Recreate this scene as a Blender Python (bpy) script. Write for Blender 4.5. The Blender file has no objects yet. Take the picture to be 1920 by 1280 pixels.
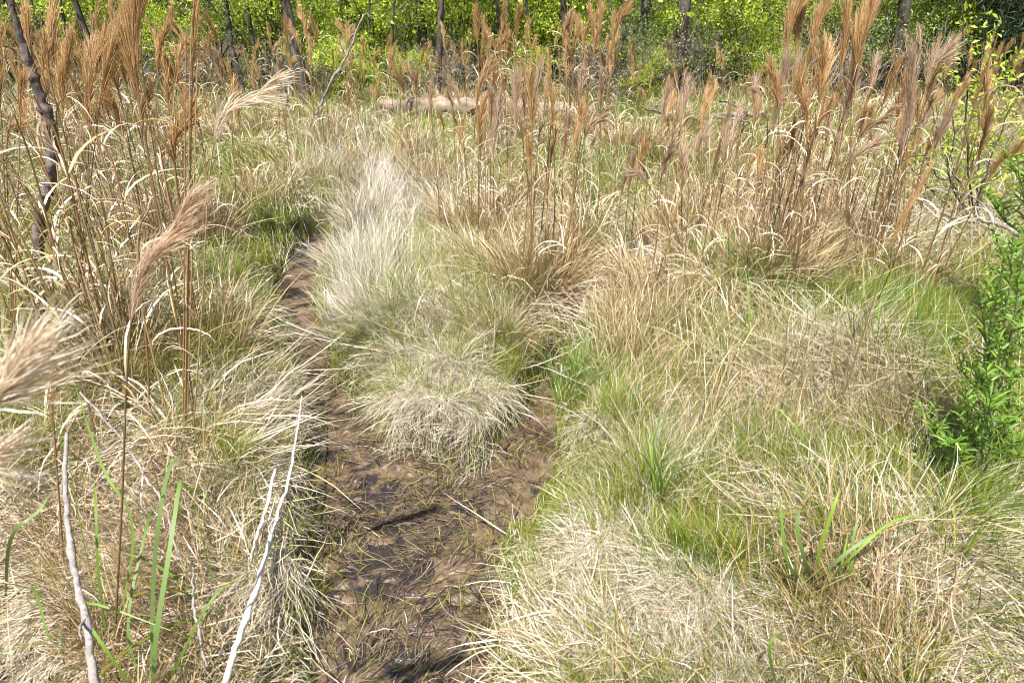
import bpy, math, random
import numpy as np
from mathutils import Vector

# ------------------------------------------------------------------ camera, world, sun, exposure
scene = bpy.context.scene
C = scene.collection
CAM_H, PITCH, FPX = 1.70, math.radians(27.4), 1280.0     # focal length in pixels of a 1920 px wide frame
cam_d = bpy.data.cameras.new("camera")
cam = bpy.data.objects.new("camera", cam_d); C.objects.link(cam)
cam.location = (0, 0, CAM_H); cam.rotation_euler = (math.radians(90) - PITCH, 0, 0)
cam_d.sensor_width = 36; cam_d.lens = 24; cam_d.clip_start = 0.02; cam_d.clip_end = 2000
cam_d.dof.use_dof = True; cam_d.dof.focus_distance = 3.6; cam_d.dof.aperture_fstop = 8
scene.camera = cam
SUN_EL, SUN_AZ = math.radians(60), math.radians(-160)      # azimuth from +Y clockwise; negative = left of view
world = bpy.data.worlds.new("World"); scene.world = world; world.use_nodes = True
nt = world.node_tree; bg = nt.nodes["Background"]
sky = nt.nodes.new("ShaderNodeTexSky"); sky.sky_type = 'NISHITA'; sky.sun_disc = False
sky.sun_elevation = SUN_EL; sky.sun_rotation = SUN_AZ
nt.links.new(sky.outputs[0], bg.inputs[0]); bg.inputs[1].default_value = 0.08
sun_d = bpy.data.lights.new("sun", 'SUN'); sun_d.energy = 5.0; sun_d.angle = math.radians(0.5)
sun_d.color = (1.0, 0.965, 0.93)
sun = bpy.data.objects.new("sun", sun_d); C.objects.link(sun)
sv = Vector((math.sin(SUN_AZ) * math.cos(SUN_EL), math.cos(SUN_AZ) * math.cos(SUN_EL), math.sin(SUN_EL)))
sun.rotation_euler = sv.to_track_quat('Z', 'Y').to_euler(); sun.location = (0, 0, 20)
scene.view_settings.view_transform = 'Standard'; scene.view_settings.look = 'None'
scene.view_settings.exposure = 1.08; scene.view_settings.gamma = 1
try:
    scene.cycles.max_bounces = 6; scene.cycles.pixel_filter_type = 'BLACKMAN_HARRIS'; scene.cycles.filter_width = 1.05; scene.cycles.diffuse_bounces = 4
    scene.cycles.transmission_bounces = 4; scene.cycles.transparent_max_bounces = 4
except Exception: pass

R = np.random.default_rng(7)
random.seed(7)
U = R.uniform
D2R = math.pi / 180
FW = np.array([0, math.cos(PITCH), -math.sin(PITCH)]); UPV = np.array([0, math.sin(PITCH), math.cos(PITCH)])
def ray(px, py): return FW + np.array([(px - 960) / FPX, 0, 0]) + UPV * ((640 - py) / FPX)
def G(px, py, z=0.0):                                      # the point of height z seen at that place of the photo
    d = ray(px, py); t = (z - CAM_H) / d[2]
    return np.array([d[0] * t, d[1] * t, z])
def atY(px, py, Y):
    d = ray(px, py); t = Y / d[1]
    return np.array([d[0] * t, Y, CAM_H + d[2] * t])
def project(x, y):
    q = np.stack([x, y, np.full_like(x, -CAM_H)], -1)
    dep = np.maximum(q @ FW, 0.05)
    return 960 + FPX * x / dep, 640 - FPX * (q @ UPV) / dep
def depth(p): return float((p - np.array([0, 0, CAM_H])) @ FW)

# ------------------------------------------------------------------ noise
_grids = {}
def vnoise(x, y, s=0):
    if s not in _grids: _grids[s] = np.random.default_rng(1000 + s).random((256, 256))
    g = _grids[s]; xi = np.floor(x).astype(int); yi = np.floor(y).astype(int)
    fx = x - xi; fy = y - yi; fx = fx * fx * (3 - 2 * fx); fy = fy * fy * (3 - 2 * fy)
    a = g[xi & 255, yi & 255]; b = g[(xi + 1) & 255, yi & 255]; c = g[xi & 255, (yi + 1) & 255]; d = g[(xi + 1) & 255, (yi + 1) & 255]
    return (a * (1 - fx) + b * fx) * (1 - fy) + (c * (1 - fx) + d * fx) * fy - 0.5

# ------------------------------------------------------------------ the path in ground coordinates
def pline(pts):
    out = []
    for px, py, hw in pts:
        p = G(px, py); out.append((p[0], p[1], hw * depth(p) / FPX))
    return out
PATH = [pline([(740, 1450, 138), (752, 1280, 142), (766, 1120, 164), (760, 1010, 166), (742, 930, 150), (690, 865, 104), (645, 800, 58),
               (613, 740, 34), (592, 680, 28), (570, 620, 26), (553, 560, 34), (563, 500, 34), (588, 455, 26), (603, 425, 14)]),
        pline([(790, 960, 115), (900, 935, 98), (962, 880, 60), (985, 820, 56), (1010, 765, 34), (1030, 700, 2), (1070, 630, -8),
               (1115, 565, 34), (1135, 535, 22)])]
PATH[0].insert(0, (-0.1, -3.0, 0.25)); PATH[0].insert(0, (0.4, -12.0, 0.25))
def pathd(x, y):
    best = np.full(np.shape(x), 9.0)
    for pl in PATH:
        for (ax, ay, aw), (bx, by, bw) in zip(pl[:-1], pl[1:]):
            dx, dy = bx - ax, by - ay; L2 = dx * dx + dy * dy
            t = np.clip(((x - ax) * dx + (y - ay) * dy) / L2, 0, 1)
            d = np.hypot(x - ax - t * dx, y - ay - t * dy) - (aw + t * (bw - aw))
            best = np.minimum(best, d)
    return best + 0.035 * vnoise(np.asarray(x) * 9, np.asarray(y) * 9, 3) + 0.03 * vnoise(np.asarray(x) * 25, np.asarray(y) * 25, 4)

# ------------------------------------------------------------------ tussocks (pixel of the foot, radius px, height m, kind, flow azimuth or None, label)
TUS = [
 (825, 893, 145, .16, 'white', 268, 'pale mound of fine straw-white grass in the fork of the muddy path'),
 (668, 530, 60, .20, 'brush', None, 'tall silver-white brush of fine dead grass on the right bank of the narrow path'),
 (700, 440, 60, .16, 'brush', None, 'wispy silver tuft just behind the tall silver-white brush of grass'),
 (668, 640, 60, .12, 'brush', None, 'pale streaked tuft at the edge of the narrow path below the silver-white brush'),
 (760, 560, 62, .14, 'brush', None, 'greyish pale tuft right of the tall silver-white brush of grass'),
 (845, 775, 100, .16, 'white', 262, 'pale combed ridge directly behind the mound in the path fork'),
 (718, 650, 55, .13, 'brush', None, 'shaggy whitish tuft in front of the tall silver-white brush of grass'),
 (795, 668, 78, .18, 'white', 265, 'rounded straw mound with green shoots behind the mound in the path fork'),
 (945, 700, 46, .17, 'brown', None, 'dark brown upright tussock with a shaded base above the right branch of the path'),
 (1010, 590, 85, .22, 'arch', None, 'tussock of bright arching straw blades just behind the dark brown tussock'),
 (1166, 505, 36, .10, 'brush', None, 'small upright white tuft right of the vivid green sedge'),
 (1195, 1150, 168, .17, 'white', 222, 'large pale mound of combed straw hair swept down to the left beside the mud'),
 (1135, 868, 66, .20, 'white', 240, 'narrow tan mound drooping towards the green edge right of the forked path'),
 (1560, 820, 190, .28, 'mess', None, 'broad tangled heap of bleached grass at middle right'),
 (1690, 1190, 190, .26, 'mess', None, 'wiry tangled mound of grey-tan stems in the lower right corner'),
 (1330, 1290, 150, .17, 'white', 250, 'white combed grass mound cut by the bottom edge right of the mud'),
 (1740, 560, 60, .16, 'olive', None, 'dark olive tussock in the shade right of the tall brown clump'),
 (1900, 1180, 85, .14, 'green', None, 'dense deep green grass tuft at the right edge of the lower corner'),
 (1895, 1000, 55, .2, 'brown', None, 'rusty orange tuft at the right edge above the deep green tuft'),
 (560, 790, 62, .15, 'white', 262, 'pale combed tuft hanging over the left bank where the path narrows'),
 (505, 985, 88, .16, 'white', 258, 'pale straw tuft lying behind the white stick'),
 (505, 1160, 95, .13, 'white', 262, 'straw tuft between the white stick and the wide mud'),
 (420, 705, 72, .22, 'arch', None, 'brown-based tuft whose blades arch right over the path'),
 (85, 1275, 95, .12, 'white', 250, 'greyish white tuft in the lower left corner'),
 (565, 375, 80, .18, 'arch', None, 'tawny tussock beyond the far end of the left path'),
 (640, 370, 36, .18, 'brown', None, 'small dark brown tussock beside the tawny one past the path end'),
 (815, 330, 55, .16, 'brown', None, 'reddish brown tuft low in the field below the pale log'),
 (545, 510, 55, .08, 'green', None, 'fresh green patch of fine blades on the left bank of the far path'),
 (1120, 525, 44, .06, 'vivid', None, 'vivid green sedge tuft left of the small white tuft'),
 (870, 520, 80, .16, 'mess', None, 'grey-tan matted tuft behind the rounded straw mound'),
 (1020, 455, 62, .14, 'white', None, 'low bleached tuft in the centre of the field'),
 (1360, 650, 110, .20, 'mess', None, 'matted straw tuft left of the tall brown clump'),
 (1460, 560, 100, .16, 'brown', None, 'wide rust-brown base tuft under the tall seed heads on the right'),
 (1610, 600, 62, .14, 'arch', None, 'tawny arching tuft right of the wide rust-brown base'),
 (1225, 960, 70, .10, 'olive', None, 'deep green tuft of upright blades behind the large combed mound'),
 (1060, 770, 52, .05, 'vivid', None, 'bright green tuft on the right side of the right path branch'),
 (1840, 730, 80, .12, 'green', None, 'soft green tuft behind the leafy shoots at right'),
 (250, 780, 100, .18, 'arch', None, 'tan arching tuft around the feet of the tall stalks at left'),
 (120, 650, 80, .16, 'brown', None, 'brown tuft at the foot of the dark dead snag'),
 (1090, 405, 48, .13, 'arch', None, 'greenish tawny tuft in the middle of the field behind the white tuft'),
 (1320, 430, 60, .14, 'arch', None, 'straw tuft left of the right-hand stand of tall stalks'),
 (370, 480, 80, .16, 'arch', None, 'yellowish arching tuft in the left part of the field'),
]
TG = []
for (px, py, rp, h, kind, flow, lab) in TUS:
    p = G(px, py); k = depth(p) / FPX; rr = rp * k
    # the foot is the near edge; the centre lies one radius behind
    cy = p[1] + rr * (0.6 if kind in ('white', 'mess') else 0.25)
    TG.append((p[0] * cy / p[1], cy, rr, h, kind, flow, lab))
def H(x, y):
    x = np.asarray(x, float); y = np.asarray(y, float)
    z = 0.10 * vnoise(x * .9, y * .9, 1) + 0.07 * vnoise(x * 3, y * 3, 2) + .07 * vnoise(x * 8, y * 8, 7) + 0.05
    for (cx, cy, r, h, kind, fl, _) in TG:
        if kind in ('green', 'vivid'): continue
        q = ((x - cx) ** 2 + (y - cy) ** 2) / (r * r)
        z = z + h * (0.62 if kind in ('white', 'mess') else .35) * np.exp(-q * 1.1) * (1 + 1.2 * vnoise(x * 7, y * 7, 6))
    d = pathd(x, y)
    s = np.clip((d + 0.02) / 0.09, 0, 1); s = s * s * (3 - 2 * s)
    far = np.clip((np.hypot(x, y) - 14) / 40, 0, 1)
    z = z * (1 - .0) + far * (1.2 * (vnoise(x * .03, y * .03, 5)) + .3)
    return -0.13 * (1 - s) + np.maximum(z, 0.0) * s

# ------------------------------------------------------------------ materials
def newmat(name):
    m = bpy.data.materials.new(name); m.use_nodes = True; m.node_tree.nodes.clear(); return m, m.node_tree
def blade_mat(name, transl=.22, rough=.4, spec=.10):
    m, n = newmat(name); N = n.nodes; Lk = n.links
    a = N.new("ShaderNodeAttribute"); a.attribute_name = "tint"
    d = N.new("ShaderNodeBsdfDiffuse"); t = N.new("ShaderNodeBsdfTranslucent"); g = N.new("ShaderNodeBsdfGlossy")
    g.inputs['Roughness'].default_value = rough
    m1 = N.new("ShaderNodeMixShader"); m1.inputs[0].default_value = transl
    m2 = N.new("ShaderNodeMixShader"); m2.inputs[0].default_value = spec
    g.inputs['Color'].default_value = (.6, .6, .6, 1)
    o = N.new("ShaderNodeOutputMaterial")
    Lk.new(a.outputs['Color'], d.inputs[0]); Lk.new(a.outputs['Color'], t.inputs[0])
    Lk.new(d.outputs[0], m1.inputs[1]); Lk.new(t.outputs[0], m1.inputs[2])
    Lk.new(m1.outputs[0], m2.inputs[1]); Lk.new(g.outputs[0], m2.inputs[2]); Lk.new(m2.outputs[0], o.inputs[0])
    return m
M_BLADE = blade_mat("grass_blade"); M_LEAF = blade_mat("leaf", .48, .5, .04); M_HEAD = blade_mat("seed_fluff", .4, .6, .05)
M_WET = blade_mat("wet_straw", .05, .4, .04)
def noise_mat(name, cols, scale, rough=.85, bump=.4, bscale=None, stretch=(1, 1, 1), detail=8, spec=.3, mix2=None):
    m, n = newmat(name); N = n.nodes; Lk = n.links
    tc = N.new("ShaderNodeTexCoord"); mp = N.new("ShaderNodeMapping"); mp.inputs['Scale'].default_value = stretch
    Lk.new(tc.outputs['Object'], mp.inputs[0])
    nz = N.new("ShaderNodeTexNoise"); nz.inputs['Scale'].default_value = scale; nz.inputs['Detail'].default_value = detail
    nz.inputs['Roughness'].default_value = .65; Lk.new(mp.outputs[0], nz.inputs[0])
    cr = N.new("ShaderNodeValToRGB"); e = cr.color_ramp.elements
    e[0].position = .3; e[1].position = .7; e[0].color = (*cols[0], 1); e[1].color = (*cols[-1], 1)
    for i, c in enumerate(cols[1:-1]): q = e.new(.3 + .4 * (i + 1) / (len(cols) - 1)); q.color = (*c, 1)
    Lk.new(nz.outputs[0], cr.inputs[0])
    p = N.new("ShaderNodeBsdfPrincipled"); p.inputs['Roughness'].default_value = rough
    p.inputs['Specular IOR Level'].default_value = spec
    Lk.new(cr.outputs[0], p.inputs['Base Color'])
    n2 = N.new("ShaderNodeTexNoise"); n2.inputs['Scale'].default_value = bscale or scale * 3; n2.inputs['Detail'].default_value = 8
    Lk.new(mp.outputs[0], n2.inputs[0])
    b = N.new("ShaderNodeBump"); b.inputs['Strength'].default_value = bump; b.inputs['Distance'].default_value = .01
    Lk.new(n2.outputs[0], b.inputs['Height']); Lk.new(b.outputs[0], p.inputs['Normal'])
    o = N.new("ShaderNodeOutputMaterial"); Lk.new(p.outputs[0], o.inputs[0])
    return m, cr, p
M_GROUND, _, _ = noise_mat("soil_and_litter", [(.03, .022, .012), (.07, .048, .022), (.04, .048, .014), (.11, .08, .04)], 9, .9, .8, 60)
M_MUD, _, _pm = noise_mat("wet_mud", [(.06, .040, .024), (.105, .068, .040), (.17, .112, .066), (.085, .056, .034)], 7, .30, .6, 70, spec=.6)
M_BARKD, _, _ = noise_mat("dark_bark", [(.035, .028, .025), (.12, .09, .075), (.24, .20, .17)], 30, .9, 1.0, 60, (1, 1, .35))
M_BARKG, _, _ = noise_mat("grey_bark", [(.14, .12, .10), (.28, .24, .21), (.42, .37, .33)], 22, .85, .8, 70, (1, 1, .4))
M_TRUNK, _, _ = noise_mat("tree_bark", [(.03, .025, .02), (.08, .065, .052), (.17, .145, .12)], 14, .9, 1.0, 40, (1, 1, .25))
M_PALE, _, _ = noise_mat("bleached_wood", [(.42, .36, .30), (.62, .57, .50), (.74, .70, .64)], 16, .8, .5, 60, (1, 1, .3))
M_LOG, _, _ = noise_mat("weathered_log", [(.10, .075, .05), (.26, .20, .14), (.42, .35, .26)], 9, .85, .7, 40, (.3, 1, 1))
M_SHOOT, _, _ = noise_mat("green_stem", [(.10, .11, .05), (.16, .16, .08), (.22, .2, .12)], 20, .6, .2)
m, n = newmat("puddle_water"); p = n.nodes.new("ShaderNodeBsdfPrincipled"); p.inputs['Base Color'].default_value = (.035, .028, .025, 1)
p.inputs['Roughness'].default_value = .06; p.inputs['IOR'].default_value = 1.33
o = n.nodes.new("ShaderNodeOutputMaterial"); n.links.new(p.outputs[0], o.inputs[0]); M_WATER = m

# ------------------------------------------------------------------ object helpers
def link_mesh(name, V, F, mat, cols=None, parent=None, origin=None, smooth=False):
    V = np.asarray(V, np.float32); F = np.asarray(F, np.int32)
    if origin is not None: V = V - np.asarray(origin, np.float32)
    me = bpy.data.meshes.new(name); nv = len(V); nf = len(F); k = F.shape[1]
    me.vertices.add(nv); me.vertices.foreach_set("co", np.ascontiguousarray(V).ravel())
    me.loops.add(nf * k); me.loops.foreach_set("vertex_index", F.ravel())
    me.polygons.add(nf); me.polygons.foreach_set("loop_start", np.arange(0, nf * k, k, dtype=np.int32))
    if smooth: me.polygons.foreach_set("use_smooth", np.ones(nf, bool))
    me.update(calc_edges=True); me.validate()
    if cols is not None:
        at = me.attributes.new("tint", 'FLOAT_COLOR', 'POINT')
        c = np.ones((nv, 4), np.float32); c[:, :3] = np.clip(cols, 0, 1); at.data.foreach_set("color", c.ravel())
    me.materials.append(mat)
    o = bpy.data.objects.new(name, me); C.objects.link(o)
    if parent is not None: o.parent = parent
    elif origin is not None: o.location = tuple(float(v) for v in origin)
    return o
def thing(name, loc, label, cat, group=None, rz=0):
    o = bpy.data.objects.new(name, None); C.objects.link(o); o.empty_display_size = .1
    o.location = tuple(float(v) for v in loc); o.rotation_euler = (0, 0, rz)
    o['label'] = label; o['category'] = cat
    if group: o['group'] = group
    return o
def tag(o, label=None, cat=None, group=None, kind=None):
    if label: o['label'] = label
    if cat: o['category'] = cat
    if group: o['group'] = group
    if kind: o['kind'] = kind
    return o
class Acc:
    def __init__(s): s.V = []; s.F = []; s.C = []; s.n = 0
    def add(s, V, F, Cc):
        s.V.append(V.astype(np.float32)); s.F.append((F + s.n).astype(np.int32)); s.C.append(Cc.astype(np.float32)); s.n += len(V)
    def build(s, name, mat, parent=None, origin=None):
        if not s.V: return None
        return link_mesh(name, np.concatenate(s.V), np.concatenate(s.F), mat, np.concatenate(s.C), parent, origin)
def ribbon(P, W, side, col0, col1, roll=None):
    """P (N,S,3) centre lines, W (N,S) widths, side (N,3) rough side direction"""
    N, S, _ = P.shape
    T = np.gradient(P, axis=1); T /= np.linalg.norm(T, axis=2, keepdims=True) + 1e-9
    sd = side[:, None, :] - T * np.sum(T * side[:, None, :], 2, keepdims=True)
    sd /= np.linalg.norm(sd, axis=2, keepdims=True) + 1e-9
    if roll is not None:
        up = np.cross(T, sd); sd = sd * np.cos(roll)[..., None] + up * np.sin(roll)[..., None]
    A = P - sd * W[..., None] * .5; B = P + sd * W[..., None] * .5
    V = np.stack([A, B], 2).reshape(-1, 3)
    i = np.arange(N)[:, None] * S * 2 + np.arange(S - 1)[None] * 2
    F = np.stack([i, i + 1, i + 3, i + 2], -1).reshape(-1, 4)
    t = np.linspace(0, 1, S)[None, :, None]
    cc = col0[:, None] * (1 - t) + col1[:, None] * t
    cc = np.repeat(cc, 2, axis=1).reshape(-1, 3)
    return V, F, cc
def blades(base, L, az, th0, bend, w, col0, col1, seg=5, curl=0.25, clamp=True, power=1.4, twist=1.0):
    N = len(base); t = (np.arange(seg) + .5) / seg
    th = th0[:, None] + bend[:, None] * t[None] ** power
    a = az[:, None] + (U(-1, 1, (N, 1)) * curl * 2.2) * t[None] + U(-curl, curl, (N, seg)) * .5
    st = L[:, None] / seg
    d = np.stack([np.sin(th) * np.cos(a), np.sin(th) * np.sin(a), np.cos(th)], -1) * st[..., None]
    P = np.concatenate([base[:, None], base[:, None] + np.cumsum(d, 1)], 1)
    if clamp:
        g = H(P[..., 0], P[..., 1]); rd = np.clip(vnoise(P[:, :1, 0] * 16, P[:, :1, 1] * 16, 71) + .05, 0, 1) * .09
        lift = (U(.002, .032, (N, 1)) + rd) * np.linspace(0.3, 1, seg + 1)[None]
        P[..., 2] = np.maximum(P[..., 2], g + lift)
    prof = np.interp(np.linspace(0, 1, seg + 1), [0, .3, .7, 1], [.75, 1, .7, .12])
    W = w[:, None] * prof[None]
    side = np.stack([-np.sin(az), np.cos(az), np.zeros(N)], -1)
    roll = U(-1.1, 1.1, (N, 1)) + U(-1, 1, (N, 1)) * twist * np.linspace(0, 1, seg + 1)[None]
    return ribbon(P, W, side, col0, col1, roll)
PAL = {k: np.array(v) for k, v in dict(
    straw=[(.70, .60, .44), (.58, .47, .31), (.78, .70, .56), (.46, .34, .20), (.86, .80, .69)],
    tan=[(.52, .39, .20), (.62, .50, .30), (.40, .27, .125), (.70, .60, .40), (.28, .19, .085), (.58, .38, .14)],
    white=[(.76, .68, .53), (.62, .53, .38), (.86, .81, .70), (.44, .35, .23), (.72, .61, .44)],
    silver=[(.76, .70, .60), (.64, .57, .46), (.86, .82, .74), (.44, .38, .29)],
    green=[(.14, .19, .009), (.20, .255, .012), (.07, .11, .006), (.27, .30, .018), (.36, .35, .04)],
    vivid=[(.10, .19, .010), (.15, .26, .013), (.055, .12, .007), (.22, .31, .025)],
    olive=[(.22, .22, .04), (.30, .29, .06), (.14, .16, .03), (.36, .31, .11)],
    brown=[(.36, .215, .08), (.24, .135, .05), (.48, .32, .14), (.16, .095, .04), (.56, .42, .23)],
    rust=[(.52, .26, .09), (.44, .20, .07), (.60, .33, .13), (.38, .17, .06)],
    muddy=[(.13, .088, .055), (.10, .07, .045), (.02, .016, .014), (.15, .105, .065), (.02, .016, .014), (.20, .15, .09)],  # near-black entries: wet straw, and shadow lines between strands painted as colour
).items()}
def pick(name, N, var=.24):
    p = PAL[name]; w = R.random((N, 1)); a = p[R.integers(len(p), size=N)]; b = p[R.integers(len(p), size=N)]
    old = np.where(R.random((N, 1)) < .14, .5, 1.0) if name in ('white', 'straw', 'tan', 'silver') else 1.0    # some blades are weathered
    return np.clip((a * w + b * (1 - w)) * U(1 - var, 1 + var, (N, 1)) * old, 0, 1)
def onground(x, y, dz=0.0): return np.stack([x, y, H(x, y) - .01 + dz], -1)

# ------------------------------------------------------------------ ground, mud, water
def axis(lo, hi, step, far, grow=1.18):
    a = list(np.arange(lo, hi + 1e-6, step)); s = step
    while a[-1] < far: s *= grow; a.append(a[-1] + s)
    s = step; b = []
    x = lo
    while x > -far: s *= grow; x -= s; b.append(x)
    return np.array(b[::-1] + a)
def grid(xs, ys, zf):
    X, Y = np.meshgrid(xs, ys); Z = zf(X, Y); V = np.stack([X, Y, Z], -1).reshape(-1, 3)
    nx = len(xs); i = (np.arange(len(ys) - 1)[:, None] * nx + np.arange(nx - 1)[None]).ravel()
    return V, np.stack([i, i + 1, i + nx + 1, i + nx], -1)
V, F = grid(axis(-1.6, 1.6, .022, 600), axis(.6, 5.5, .03, 600), H)
tag(link_mesh("ground", V, F, M_GROUND, smooth=True), kind='structure')
def mudz(x, y):
    w1 = vnoise(x * 14, y * 14, 11); w2 = vnoise(x * 34 + 3 * w1, y * 34, 12); w3 = vnoise(x * 80, y * 80, 13)
    return -0.055 - .012 * np.exp(-((x + .36) / .2) ** 2 - ((y - 1.85) / .5) ** 2) + .012 * w1 + .014 * w2 + .008 * w3 + .012 * vnoise(x * 4, y * 4, 14)
_n = M_MUD.node_tree; _l = _n.links; _p = _pm
_src = _p.inputs['Base Color'].links[0].from_socket; _tc = [q for q in _n.nodes if q.type == 'TEX_COORD'][0]
_z = _n.nodes.new("ShaderNodeTexNoise"); _z.inputs['Scale'].default_value = 6.5; _z.inputs['Detail'].default_value = 9; _z.inputs['Roughness'].default_value = .72; _l.new(_tc.outputs['Object'], _z.inputs[0])
_r = _n.nodes.new("ShaderNodeValToRGB"); _r.color_ramp.elements[0].position = .50; _r.color_ramp.elements[1].position = .58
_w = _n.nodes.new('ShaderNodeAttribute'); _w.attribute_name = 'peat'; _ad = _n.nodes.new('ShaderNodeMath'); _ad.operation = 'ADD'; _l.new(_z.outputs[0], _ad.inputs[0]); _l.new(_w.outputs['Fac'], _ad.inputs[1]); _l.new(_ad.outputs[0], _r.inputs[0])
_m = _n.nodes.new("ShaderNodeMix"); _m.data_type = 'RGBA'; _l.new(_r.outputs[0], _m.inputs[0]); _l.new(_src, _m.inputs[6]); _m.inputs[7].default_value = (.028, .022, .022, 1); _l.new(_m.outputs[2], _p.inputs['Base Color'])
_q = _n.nodes.new("ShaderNodeMapRange"); _q.inputs[3].default_value = .42; _q.inputs[4].default_value = .16; _l.new(_r.outputs[0], _q.inputs[0]); _l.new(_q.outputs[0], _p.inputs['Roughness'])
V, F = grid(np.arange(-1.7, 1.3, .009), np.arange(.55, 3.2, .009), mudz)
V2, F2 = grid(np.arange(-2.3, 1.3, .03), np.arange(3.2, 6.4, .03), mudz)
V3, F3 = grid(np.arange(-1.2, 1.2, .05), np.arange(-12, .56, .05), mudz)
_V = np.concatenate([V, V2, V3]); mo = link_mesh("mud", _V, np.concatenate([F, F2 + len(V), F3 + len(V) + len(V2)]), M_MUD, smooth=True); tag(mo, kind='structure')
_pe = np.full(len(_V), -.06)                                    # black peat lies along the left channel, sandy silt in the right fork
for (ax, ay, _), (bx_, by_, _) in zip(PATH[0][2:-1], PATH[0][3:]):
    t_ = np.clip(((_V[:, 0] - ax) * (bx_ - ax) + (_V[:, 1] - ay) * (by_ - ay)) / ((bx_ - ax) ** 2 + (by_ - ay) ** 2), 0, 1)
    dd_ = np.hypot(_V[:, 0] + .07 - ax - t_ * (bx_ - ax), _V[:, 1] - ay - t_ * (by_ - ay)); _pe = np.maximum(_pe, .06 * np.exp(-(dd_ / .14) ** 2) - .03)
_at = mo.data.attributes.new('peat', 'FLOAT', 'POINT'); _at.data.foreach_set('value', _pe.astype(np.float32))
V, F = grid(np.linspace(-2.3, 1.3, 4), np.linspace(-12, 6.4, 4), lambda x, y: x * 0 - .0685)
tag(link_mesh("water", V, F, M_WATER), kind='structure')

# ------------------------------------------------------------------ loose grass that nobody could count
KINDS = {  # L, w, th0, bend, base palette, tip palette
 'arch':   ((.16, .46), (.0020, .0042), (5, 50), (60, 180), 'tan', 'straw'),
 'white':  ((.10, .30), (.0011, .0020), (25, 75), (20, 90), 'white', 'white'),
 'silver': ((.18, .40), (.0012, .0022), (2, 24), (5, 55), 'white', 'silver'),
 'thatch': ((.12, .46), (.0018, .0046), (60, 100), (-20, 30), 'tan', 'straw'),
 'brown':  ((.18, .50), (.0022, .0040), (2, 26), (5, 60), 'brown', 'tan'),
 'green':  ((.14, .36), (.0012, .0025), (0, 26), (5, 70), 'green', 'green'),
 'vivid':  ((.14, .34), (.0018, .0034), (0, 22), (5, 55), 'vivid', 'vivid'),
 'olive':  ((.12, .34), (.0014, .0028), (0, 34), (5, 90), 'green', 'straw'),
 'curl':   ((.22, .46), (.0042, .0075), (0, 35), (90, 190), 'tan', 'straw'),
 'broad':  ((.25, .50), (.006, .011), (5, 40), (30, 130), 'vivid', 'green'),
}
def params(kind, N, dist, wmul=1.0):
    l, w, th, be, p0, p1 = KINDS[kind]
    grow = 1 + np.clip(dist - 2.6, 0, 20) * .20
    return (U(*l, N), U(*w, N) * 1.12 * grow * wmul, U(*th, N) * D2R, U(*be, N) * D2R, pick(p0, N), pick(p1, N))
ORDER = ['arch', 'white', 'silver', 'thatch', 'brown', 'green', 'vivid', 'olive', 'broad', 'curl']
BASEW = dict(arch=.70, white=.60, silver=.10, thatch=.60, brown=.26, green=1.9, vivid=.40, olive=.95, broad=.022, curl=.06)
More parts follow.
